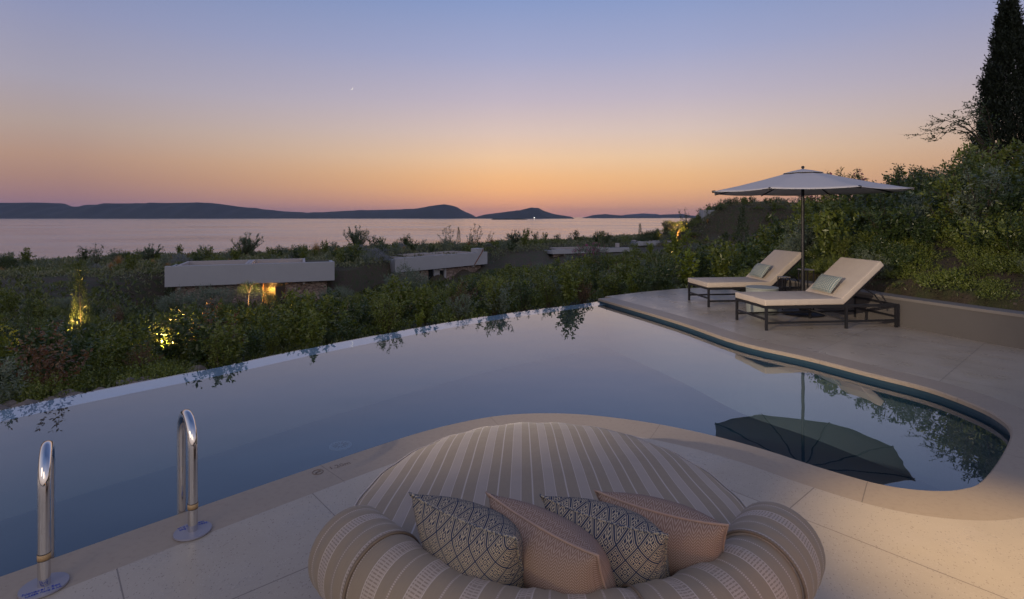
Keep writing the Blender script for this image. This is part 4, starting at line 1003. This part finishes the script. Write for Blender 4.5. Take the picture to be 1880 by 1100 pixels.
ar=twiggy(np.array(Sp),np.array(Dp),np.array(Tn),8,.06,.028,'arching_tree',L_DEEP,.6,-.2); s=stems_mesh([[(0,0,-.2),(.05,.02,.6),(0,0,1.15)]]+paths,.016,'branch',n=5); s.parent=ar; s=stems_mesh([[tuple(a),tuple(np.array(a)+np.array(d)*t*.9)] for a,d,t in zip(Sp,Dp,Tn)],.004,'twigs',n=4); s.parent=ar; s['kind']='stuff'
x,y,z=at(1830,13.6); place(ar,x,y,HC+.128*13.6-1.5,1.0,rz=0,label='thin arching branches reaching left beside the tall cypress',cat='tree')
# olive with uplit trunk
cr=mound('olive_tree',L_DEEP,1.9,1.15,1700,.35,8,.12,.05,zc=1.9,seed=91,irr=.3)
s=stems_mesh([[(0,0,0),(.1,0,.8),(-.2,0,1.5),(-.6,.1,2.3)],[(.05,0,.6),(.5,-.1,1.5),(.9,0,2.3)],[(.1,0,.5),(.1,-.4,1.4),(.2,-.6,2.2)]],.19,'trunk',n=9); s.parent=cr
OL=put(cr,1240,82,1.0,'olive tree with its trunk lit orange on the skyline','tree',rz=.3)
class Mass:
    def __init__(s): s.v=[];s.mi=[];s.m=[]
    def add(s,proto,x,y,sc,rz,frac,g):
        me=proto.data; key=me.name
        v=np.empty(len(me.vertices)*3,np.float32); me.vertices.foreach_get('co',v); v=v.reshape(-1,4,3)
        k=g.random(len(v))<frac; v=v[k]; c=v.mean(1,keepdims=True); v=c+(v-c)/frac**.5
        R_=np.array([[math.cos(rz),-math.sin(rz),0],[math.sin(rz),math.cos(rz),0],[0,0,1]])
        v=(v*sc)@R_.T+np.array([x,y,h1(x,y)-.04]); mt=me.materials[0]
        if mt not in s.m: s.m.append(mt)
        s.v.append(v.reshape(-1,3)); s.mi.append(np.full(len(v),s.m.index(mt),np.int32))
    def build(s,name):
        v=np.concatenate(s.v); o=quads(name,v,np.arange(len(v)).reshape(-1,4),s.m[0])
        for m in s.m[1:]: o.data.materials.append(m)
        o.data.polygons.foreach_set('material_index',np.concatenate(s.mi)); o['kind']='stuff'; return o
MASS=Mass(); MG=np.random.default_rng(99)
# ---- mass planting -------------------------------------------------------
LB={'a':('leafy olive-green shrub','shrub'),'b':('dark green shrub','shrub'),'c':('grey-leaved shrub','shrub'),'d':('yellow-green shrub','shrub'),'e':('russet-leaved shrub','shrub'),'f':('low spreading green shrub','shrub'),'g':('golden grass tuft','grass tuft'),'h':('silver cushion plant','shrub')}
KIND={'a':G1,'b':G2,'c':GG,'d':GL,'e':GR,'f':GH,'g':TG,'h':GC}
midn=midf=hollow=nearleft=None
def scatter(n,fx,where,grp,mix,smin,smax,minpx,seed,kids,mass=0):
    rg=random.Random(seed); pts=[]; tries=0; ks=list(mix); ws=[mix[k] for k in ks]
    while len(pts)<n and tries<n*60:
        tries+=1; q=fx(rg)
        if q is None: continue
        x,y=q
        if any((x-a)**2+(y-b)**2<minpx(y)**2 for a,b in pts): continue
        pts.append((x,y)); k=rg.choices(ks,ws)[0]; pr=rg.choice(KIND[k])
        lb,ct=LB[k]; s=rg.uniform(smin,smax)*(1+max(0,y-20)*.008)
        if k in 'gh': s*=.8
        if fx is nearleft: s*=(.55 if k!='f' else .8)*float(np.interp(x/y*F+940,[100,300],[.72,1]))
        if fx in (midn,midf,hollow): s*=float(np.interp(x/y*F+940,[250,470,760,900,1050],[.32,.34,.54,.68,.56]))
        if fx is near: q_=x/y*F+940; s*=float(np.interp(q_,[330,560,700,800,900,1000,1180],[.30,.36,.54,.70,.78,.66,.54])); s*=.72 if 765<q_<835 else 1
        if mass and k!='g': MASS.add(pr,x,y,s,rg.uniform(0,6.28),mass,MG); continue
        place(pr,x,y,None,s,label=lb+' '+where,cat=ct,group=lb+'s '+grp,kids=kids,rz=rg.uniform(0,6.28))
    return pts
def ye(x): return float(np.interp(x,_ye_x,_ye_y))
def clearpx(px,y): return False
def near(rg):
    px=rg.uniform(330,1290); Y=rg.uniform(7,17); x=(px-940)/F*Y; p=(Y-ye(x))*.74
    if p<.75+(px<640)*.7 or p>6 or (px>1230 and p<1.4): return None
    return x,Y
scatter(92,near,'in the bed just beyond the infinity edge','in the bed beyond the infinity edge',{'a':5,'b':3,'c':1.5,'d':1.2,'e':.8,'f':1.2},.66,1.08,lambda y:.62,1,True)
def nearleft(rg):
    px=rg.uniform(-60,420); Y=rg.uniform(5.5,15); x=(px-940)/F*Y; p=(Y-ye(x))*.74
    if p<.55 or p>9: return None
    return x,Y
scatter(42,nearleft,'low on the left slope below the pool','low on the left slope',{'f':6,'a':1.5,'b':1,'e':.6,'d':.5},.45,.9,lambda y:.55,2,True)
def mid(rg):
    px=rg.uniform(-60,1330); Y=rg.uniform(13,50); x=(px-940)/F*Y; p=(Y-ye(x))*.74; fe=float(np.interp(x,_f_x,_f_y))
    if p<5.5 or Y>fe-1.0: return None
    if 400<px<560 and Y>24 : return None
    if px<470 and Y>18 and rg.random()<.72: return None
    if 755<px<860 and Y>26: return None
    if px>1000 and Y>40 and rg.random()<.5: return None
    return x,Y
def midn(rg):
    q=mid(rg); return q if q and q[1]<25 else None
def midf(rg):
    q=mid(rg); return q if q and q[1]>=22 else None
MX={'a':4,'b':3.5,'c':3,'d':1,'e':.7,'f':1.5}
scatter(55,midn,'in the hollow below the pool','in the hollow below the pool',MX,.8,1.25,lambda y:1.0,3,False)
scatter(150,midf,'','',MX,.75,1.35,lambda y:1.3,31,False,mass=.35)
def slopeR(rg):
    px=rg.uniform(900,1300); Y=rg.uniform(16,62); x=(px-940)/F*Y; fe=float(np.interp(x,_f_x,_f_y))
    if Y>fe-9: return None
    return x,Y
scatter(80,slopeR,'on the slope right of centre before the far villas','on the slope before the far villas',{'a':4,'b':3,'c':2.5,'d':1.6,'e':.6},.5,.9,lambda y:1.1,4,False,mass=.3)
def roofg(rg):
    px=rg.uniform(-20,1300); Y=rg.uniform(38,84); x=(px-940)/F*Y; fe=float(np.interp(x,_f_x,_f_y)); cr_=float(np.interp(x,_c_x,_c_y))
    if Y<fe+.6 or Y>cr_+1: return None
    if -23.5<x<-10 and Y<fe+6: return None
    if -11.3<x<-1.5 and Y<fe+6: return None
    if 4<x<27 and Y<fe+6.5: return None
    return x,Y
scatter(260,roofg,'on the roof gardens near the sea','on the roof gardens',{'f':6,'b':2,'c':3,'h':1.6,'g':1.6,'a':1.5},.5,1.05,lambda y:1.0,5,False,mass=.3)
def bank(rg):
    Y=rg.uniform(6.2,16); x0=float(np.interp(Y,_w_y,_w_x)); d=rg.uniform(.75,9.5); x=x0+d/.88
    px=940+x/Y*1000
    if px>1990: return None
    if 1690<px<1755 and d<1.6: return None
    return x,Y
def banklow(rg):
    Y=rg.uniform(5.6,13); x0=float(np.interp(Y,_w_y,_w_x)); d=rg.uniform(.42,2.2); x=x0+d/.88; px=940+x/Y*1000
    if px>1960 or (1690<px<1750 and d>.7): return None
    return x,Y
scatter(28,banklow,'along the top of the retaining wall','along the top of the retaining wall',{'f':6,'c':1.2,'a':.6},.34,.6,lambda y:.3,6,True)
def bankmid(rg):
    q=bank(rg)
    if q is None: return None
    x,Y=q; d=(x-float(np.interp(Y,_w_y,_w_x)))*.88
    return q if d>1.5 else None
scatter(64,bankmid,'on the bank behind the parasol','on the bank behind the parasol',{'a':3.5,'b':4.5,'c':2.5,'d':.8,'f':1.2,'e':.5},.5,1.3,lambda y:.6,7,True)
def bankfar(rg):
    Y=rg.uniform(13.2,46); x0=float(np.interp(Y,_w_y,_w_x)); x=x0+rg.uniform(-3,11); px=940+x/Y*1000
    if px<1245 or px>1700: return None
    return x,Y
scatter(130,bankfar,'on the hillside behind the loungers','on the hillside behind the loungers',{'a':4,'b':3.5,'c':2.5,'d':1.2,'f':1},.6,1.1,lambda y:.5+.025*y,8,False,mass=.35)
def mound_top(rg):
    Y=rg.uniform(78,100); px=rg.uniform(1200,1560); return (px-940)/F*Y,Y
scatter(150,mound_top,'','',{'f':5,'b':2,'c':3,'a':1},.5,.9,lambda y:1.2,9,False,mass=.3)
def nr2(rg):
    px=rg.uniform(-60,1290); Y=rg.uniform(5,24); x=(px-940)/F*Y; p=(Y-ye(x))*.74
    return (x,Y) if p>.55+(px<520)*.3+(px>1230)*1.2 and not (765<px<860 and Y>18) else None
scatter(330,nr2,'','',{'f':5,'b':4,'a':4,'c':1,'e':.5},.4,.8,lambda y:.42+.012*y,11,False,mass=.45)
def hollow(rg):
    q=mid(rg) if rg.random()<.6 else None
    if q is None:
        px=rg.uniform(-60,700); Y=rg.uniform(16,44); x=(px-940)/F*Y; fe=float(np.interp(x,_f_x,_f_y))
        if Y>fe-.5 or (390<px<560 and Y>26): return None
        return x,Y
    return q
scatter(430,hollow,'','',{'f':5,'b':4,'a':3,'c':2},.45,1.0,lambda y:.7+.012*y,12,False,mass=.3)
scatter(230,bankmid,'','',{'f':3,'b':5,'a':2,'c':2},.35,.95,lambda y:.5,13,False,mass=.45)
scatter(60,banklow,'','',{'f':6,'c':1.2,'b':1},.3,.5,lambda y:.25,14,False,mass=.6)
MASS.build('shrub_mass')
# ground cover: uncountable small leaves, grass and litter hugging the soil
def ground_cover(n,fn,name,m,hmin,hmax,lw,seed,label):
    g=np.random.default_rng(seed); out=[]
    while sum(len(o) for o in out)<n: out.append(fn(g,n))
    q=np.concatenate(out)[:n]; X,Y=q[:,0],q[:,1]; Z=H(X,Y); ok=Z>-6.5; X,Y,Z=X[ok],Y[ok],Z[ok]; N=len(X)
    dist=Y/12; ln=g.uniform(hmin,hmax,N)*np.clip(dist,.8,4); D=np.stack([g.normal(0,.55,N),g.normal(0,.55,N),g.uniform(.25,1.1,N)],1)
    Pp=np.stack([X,Y,Z+g.uniform(-.02,.10,N)*np.clip(dist,.5,3)],1)
    o=leaves(name,Pp,D,ln,ln*lw,m,link=True); o['kind']='stuff'; return o
def gcgarden(g,n):
    Y=5+ (g.uniform(0,1,n)**1.7)*50; px=g.uniform(-80,1420,n); X=(px-940)/F*Y; p=(Y-np.interp(X,_ye_x,_ye_y))*.74; d=(X-np.interp(Y,_w_y,_w_x))*.88
    fe=np.interp(X,_f_x,_f_y)
    k=np.sin(X*1.7+np.sin(Y*1.1)*2)*np.sin(Y*1.3+np.sin(X*.7)*2)
    bare=(X<-12)&(Y>20)
    ok=(p>.5+g.uniform(0,.6,n))&(d<6)&(Y<fe+.2)&((k>-.35+g.uniform(-.3,.3,n)+bare*.45))
    return np.stack([X[ok],Y[ok]],1)
ground_cover(90000,gcgarden,'ground_cover',L_DRY,.05,.13,.3,21,'')
def gcroof(g,n):
    Y=g.uniform(36,102,n); px=g.uniform(-60,1560,n); X=(px-940)/F*Y; fe=np.interp(X,_f_x,_f_y); cr_=np.interp(X,_c_x,_c_y)
    ok=(Y>fe+.3)&(Y<cr_+5)&~((X>-23)&(X<-12.2)&(Y<fe+4.2))&~((X>-10.9)&(X<-2.5)&(Y<fe+4.2))&~((X>4.5)&(X<27)&(Y<fe+4.2))
    return np.stack([X[ok],Y[ok]],1)
ground_cover(60000,gcroof,'roof_ground_cover',leafm('roof_cover_leaves',(.12,.15,.06),(.30,.29,.15)),.04,.10,.3,22,'')
def gcmound(g,n):
    Y=g.uniform(76,100,n); px=g.uniform(1205,1600,n); X=(px-940)/F*Y; return np.stack([X,Y],1)
ground_cover(45000,gcmound,'mound_grass',leafm('mound_grass_blades',(.12,.11,.045),(.26,.22,.11)),.035,.08,.22,24,'')
def gcbank(g,n):
    Y=g.uniform(5,24,n); x0=np.interp(Y,_w_y,_w_x); X=x0+g.uniform(.35,13,n); d=(X-x0)*.88; px=940+X/Y*1000
    k=np.sin(X*2.1+np.sin(Y*1.7)*2)*np.sin(Y*1.9+np.sin(X*.9)*2)
    ok=(px<2000)&(k>-.25+g.uniform(-.35,.35,n))&~((px>1670)&(px<1765)&(d>.5)&(d<1.8)&(g.uniform(0,1,n)<.65))
    return np.stack([X[ok],Y[ok]],1)
ground_cover(60000,gcbank,'bank_ground_cover',L_DRY,.03,.085,.34,23,'')
# pebbles of the gravel margin beyond the terrace
def pebbles(n,path,w,zf,seed,name,sz):
    g=np.random.default_rng(seed); V=[];Fq=[]
    cube=np.array([(-1,-1,-1),(1,-1,-1),(1,1,-1),(-1,1,-1),(-1,-1,1),(1,-1,1),(1,1,1),(-1,1,1)],float)*np.array([1,1,.6]); cf=np.array([[0,3,2,1],[4,5,6,7],[0,1,5,4],[1,2,6,5],[2,3,7,6],[3,0,4,7]])
    cube[4:]*=np.array([.7,.7,1])
    for i in range(n):
        t=g.uniform(0,len(path)-1.001); k=int(t); f=t-k; q=np.array(path[k])*(1-f)+np.array(path[k+1])*f+g.normal(0,w,2); a=g.uniform(0,6.28)
        Rm=np.array([[math.cos(a),-math.sin(a),0],[math.sin(a),math.cos(a),0],[0,0,1]]); s=sz*g.uniform(.5,1.4)*g.uniform(.7,1.2,3)
        V.append((cube*s*g.uniform(.85,1.1,(8,3)))@Rm.T+np.array([q[0],q[1],zf(q[0],q[1])+sz*.3])); Fq.append(cf+8*i)
    o=quads(name,np.concatenate(V),np.concatenate(Fq),M_ROCK); o['kind']='stuff'
    return o
pebbles(900,[(2.2,11.95),(3.0,12.65),(4.05,13.25),(5.2,13.6)],.13,lambda x,y:max(h1(x,y),-.16)+.02,4,'gravel',.028)
# rubble rocks below the infinity edge
def rock(seed):
    bm=bmesh.new(); bmesh.ops.create_icosphere(bm,subdivisions=2,radius=1)
    for v in bm.verts:
        n_=noise.noise(v.co*1.3+Vector((seed*3.1,0,0))); v.co*=1+.45*n_; v.co.z*=.62
        v.co=Vector([round(c*2.6)/2.6*.35+c*.65 for c in v.co])
    me=bpy.data.meshes.new('rock'); bm.to_mesh(me); bm.free(); me.materials.append(M_ROCK); return me
RM=[rock(i) for i in range(5)]
rr=random.Random(3)
for i in range(70):
    k=rr.uniform(9.5,19.5) if i<52 else rr.uniform(7,12); a=E[int(k)]; b=E[int(k)+1]; f=k-int(k); q=a*(1-f)+b*f; nn=Vector((-(b-a).y,(b-a).x)).normalized()
    if nn.y<0: nn=-nn
    off=rr.uniform(.18,.75); q=q+nn*off; s=rr.uniform(.04,.13)
    o=bpy.data.objects.new('rock',RM[i%5]); COL.objects.link(o); o.location=(q.x,q.y,h1(q.x,q.y)+s*.3); o.scale=(s*rr.uniform(.8,1.4),s,s*rr.uniform(.7,1.1)); o.rotation_euler=(rr.uniform(-.3,.3),rr.uniform(-.3,.3),rr.uniform(0,6.28))
    tag(o,'rough rubble stone lying along the outside of the infinity edge','rock','rubble stones outside the infinity edge')
# ------------------------------------------------------------ garden lights
def glight(x,y,z,label,E_,col=(1,.62,.18),spot=True,tilt=(0,0),size=80,st_=.12):
    up=st_
    o=MB().lathe([(0,0),(.012,0),(.012,up-.1),(.045,up-.09),(.045,up),(.052,up+.01),(.052,up+.03),(.04,up+.03),(.04,up+.015),(0,up+.015)],12).build('garden_spotlight',M_BLACK,None,smooth='auto'); o.location=(x,y,z); tag(o,label,'garden light','garden spotlights in the planting')
    L=bpy.data.lights.new('lamp','SPOT'); L.energy=E_*3.2; L.color=col; L.shadow_soft_size=.05; L.spot_size=math.radians(size); L.spot_blend=.6
    lo=bpy.data.objects.new('lamp',L); COL.objects.link(lo); lo.parent=o; lo.location=(0,0,up+.05); lo.rotation_euler=(PI+tilt[0],tilt[1],0)
def gl(px,Y,dy,label,E_,**k):
    if Y<0: Y=hit(px,-Y,6)[1]
    x,y,z=at(px,Y); glight(x,y-dy,z,label,E_*2.5,**k)
gl(147,LC[1],.45,'garden spotlight at the foot of the young cypress on the left slope',55,size=100,tilt=(-.45,0),st_=.45,col=(1,.56,.15))
gl(300,-672,.0,'garden spotlight hidden in the shrubs left of centre',30,size=150,tilt=(-.5,0),st_=.22,col=(1,.56,.15))
gl(28,-705,.0,'garden spotlight hidden in low shrubs at the far left',4,size=120,tilt=(-.5,0),st_=.2)
gl(470,29.6,.0,'garden spotlight by the weeping tree at the lit doorway',110,size=110,tilt=(-.4,0),col=(1,.6,.25))
gl(1043,19,.2,'garden spotlight in the planting below the far villa',30,size=80,tilt=(-.4,0),st_=.9)
gl(1122,24,.2,'garden spotlight left of the two below the bougainvillea',60,size=90,tilt=(-.4,0),st_=1.0)
gl(1160,30,.3,'garden spotlight right of the two below the bougainvillea',120,size=110,col=(1,.55,.15),tilt=(-.4,0),st_=1.1)
gl(1243,81.2,.6,'garden spotlight at the foot of the skyline olive tree',900,size=80,tilt=(-.3,0),col=(1,.5,.12))
gl(1218,83,.5,'garden spotlight under the dark skyline grove',150,size=80,tilt=(-.3,0),col=(1,.5,.12))
gl(1232,50,.3,'garden spotlight below the farthest villa wall',40,size=80,col=(1,.5,.15))
# lamp in the villa doorway
def spot(loc,target,E_,col,size,blend,soft,name):
    L=bpy.data.lights.new(name,'SPOT'); L.energy=E_; L.color=col; L.spot_size=math.radians(size); L.spot_blend=blend; L.shadow_soft_size=soft
    o=bpy.data.objects.new(name,L); COL.objects.link(o); o.location=loc; d=Vector(target)-Vector(loc); o.rotation_euler=d.to_track_quat('-Z','Y').to_euler(); return o
L=bpy.data.lights.new('entrance_lamp','POINT'); L.energy=800; L.color=(1,.50,.12); L.shadow_soft_size=.1
lo=bpy.data.objects.new('entrance_lamp',L); COL.objects.link(lo); lo.parent=v1; lo.location=(6.5,1.6,-1.9)
# house lamps out of frame, known by their pools of light; added fill lamps last
spot((2.35,2.35,2.9),(2.50,2.66,0),430,(1,.70,.32),46,1,.06,'terrace_downlight')
spot((-5.2,-1.2,2.9),(4.75,9.2,.25),4400,(1,.80,.58),30,.9,.04,'house_wall_light')
spot((-.75,.5,.55),(-.2,1.35,.42),11,(1,.76,.36),72,1,.1,'sofa_glow_left')
spot((1.15,.6,.5),(.72,1.4,.42),11,(1,.46,.18),72,1,.1,'sofa_glow_right')
for lx in (-3.2,.2,3.6):  # unseen fill lamps added behind the camera to warm the near terrace
    spot((lx,-1.6,3.0),(lx+.2,3.4,0),95,(1,.80,.58),125,1,1.1,'fill_spot')
# ------------------------------------------------------------ haze
hz=MB().box((-20000,-200,SEA-4),(20000,17200,235)).build('haze',mat('air'),None); hz['kind']='stuff'
m=MATS['air']; g=G(m.node_tree); g.n.remove(g.n['Principled BSDF']); vn=g.new('ShaderNodeVolumePrincipled'); vn.inputs['Color'].default_value=(.50,.60,.95,1); vn.inputs['Density'].default_value=2.6e-5; vn.inputs['Anisotropy'].default_value=.2
g.l.new(vn.outputs[0],g.n['Material Output'].inputs['Volume'])
# ------------------------------------------------------------ sky
W=bpy.data.worlds.new('World'); S.world=W; W.use_nodes=True; g=G(W.node_tree); bg=g.n['Background']
d=g.new('ShaderNodeTexCoord').outputs['Generated']; x,y,z=g.sep(d)
el=g.m('ARCTAN2',z,g.m('SQRT',g.m('ADD',g.m('MULTIPLY',x,x),g.m('MULTIPLY',y,y))))
t=g.m('DIVIDE',el,PI/2)
def st(py,c): return (math.atan((Y0-py)/F)/(PI/2),lin(*c))
mid_=g.ramp(t,[(0,lin(176,134,130)),st(386,(190,146,130)),st(368,(212,160,128)),st(348,(228,175,128)),st(325,(232,184,136)),st(290,(230,196,162)),st(245,(214,193,184)),st(185,(190,180,194)),st(100,(160,166,200)),st(0,(134,153,198)),(.36,lin(88,108,156)),(1,lin(66,88,134))])
side=g.ramp(t,[(0,lin(138,112,132)),st(384,(146,116,132)),st(366,(156,122,126)),st(340,(168,132,122)),st(310,(178,144,128)),st(265,(176,156,150)),st(200,(164,158,174)),st(100,(142,148,182)),st(0,(120,138,180)),(.36,lin(80,98,144)),(1,lin(62,82,126))])
az_=g.m('ABSOLUTE',g.m('SUBTRACT',g.m('ARCTAN2',x,y),.14))
west=g.mix(g.map(az_,.16,.82),mid_,side)
east=g.ramp(t,[(0,lin(170,158,155)),(.06,lin(205,188,184)),(.14,lin(220,206,204)),(.30,lin(186,188,208)),(.7,lin(110,130,175)),(1,lin(72,95,142))])
az=g.m('DIVIDE',y,g.m('ADD',g.m('SQRT',g.m('ADD',g.m('MULTIPLY',x,x),g.m('MULTIPLY',y,y))),1e-4))
base=g.mix(g.map(az,-.5,.75),east,west)
ns=g.new('ShaderNodeTexSky',sky_type='NISHITA'); ns.sun_disc=False; ns.sun_elevation=math.radians(0.3); ns.sun_rotation=math.radians(0); ns.altitude=20
nk=g.new('ShaderNodeVectorMath',operation='SCALE'); g.l.new(ns.outputs[0],nk.inputs[0]); nk.inputs[3].default_value=.012
fin=g.mix(1.0,base,nk.outputs[0],'ADD')
g.l.new(fin,bg.inputs[0]); bg.inputs[1].default_value=1.0
# ------------------------------------------------------------ camera
cam=bpy.data.cameras.new('camera'); co=bpy.data.objects.new('camera',cam); COL.objects.link(co); S.camera=co
co.location=(0,0,HC); co.rotation_euler=(PI/2,0,0); cam.sensor_width=36; cam.lens=36*F/1880; cam.shift_y=-(550-Y0)/1880; cam.clip_end=80000; cam.clip_start=.05
S.view_settings.view_transform='Standard'; S.view_settings.look='None'; S.view_settings.exposure=0; S.view_settings.gamma=1
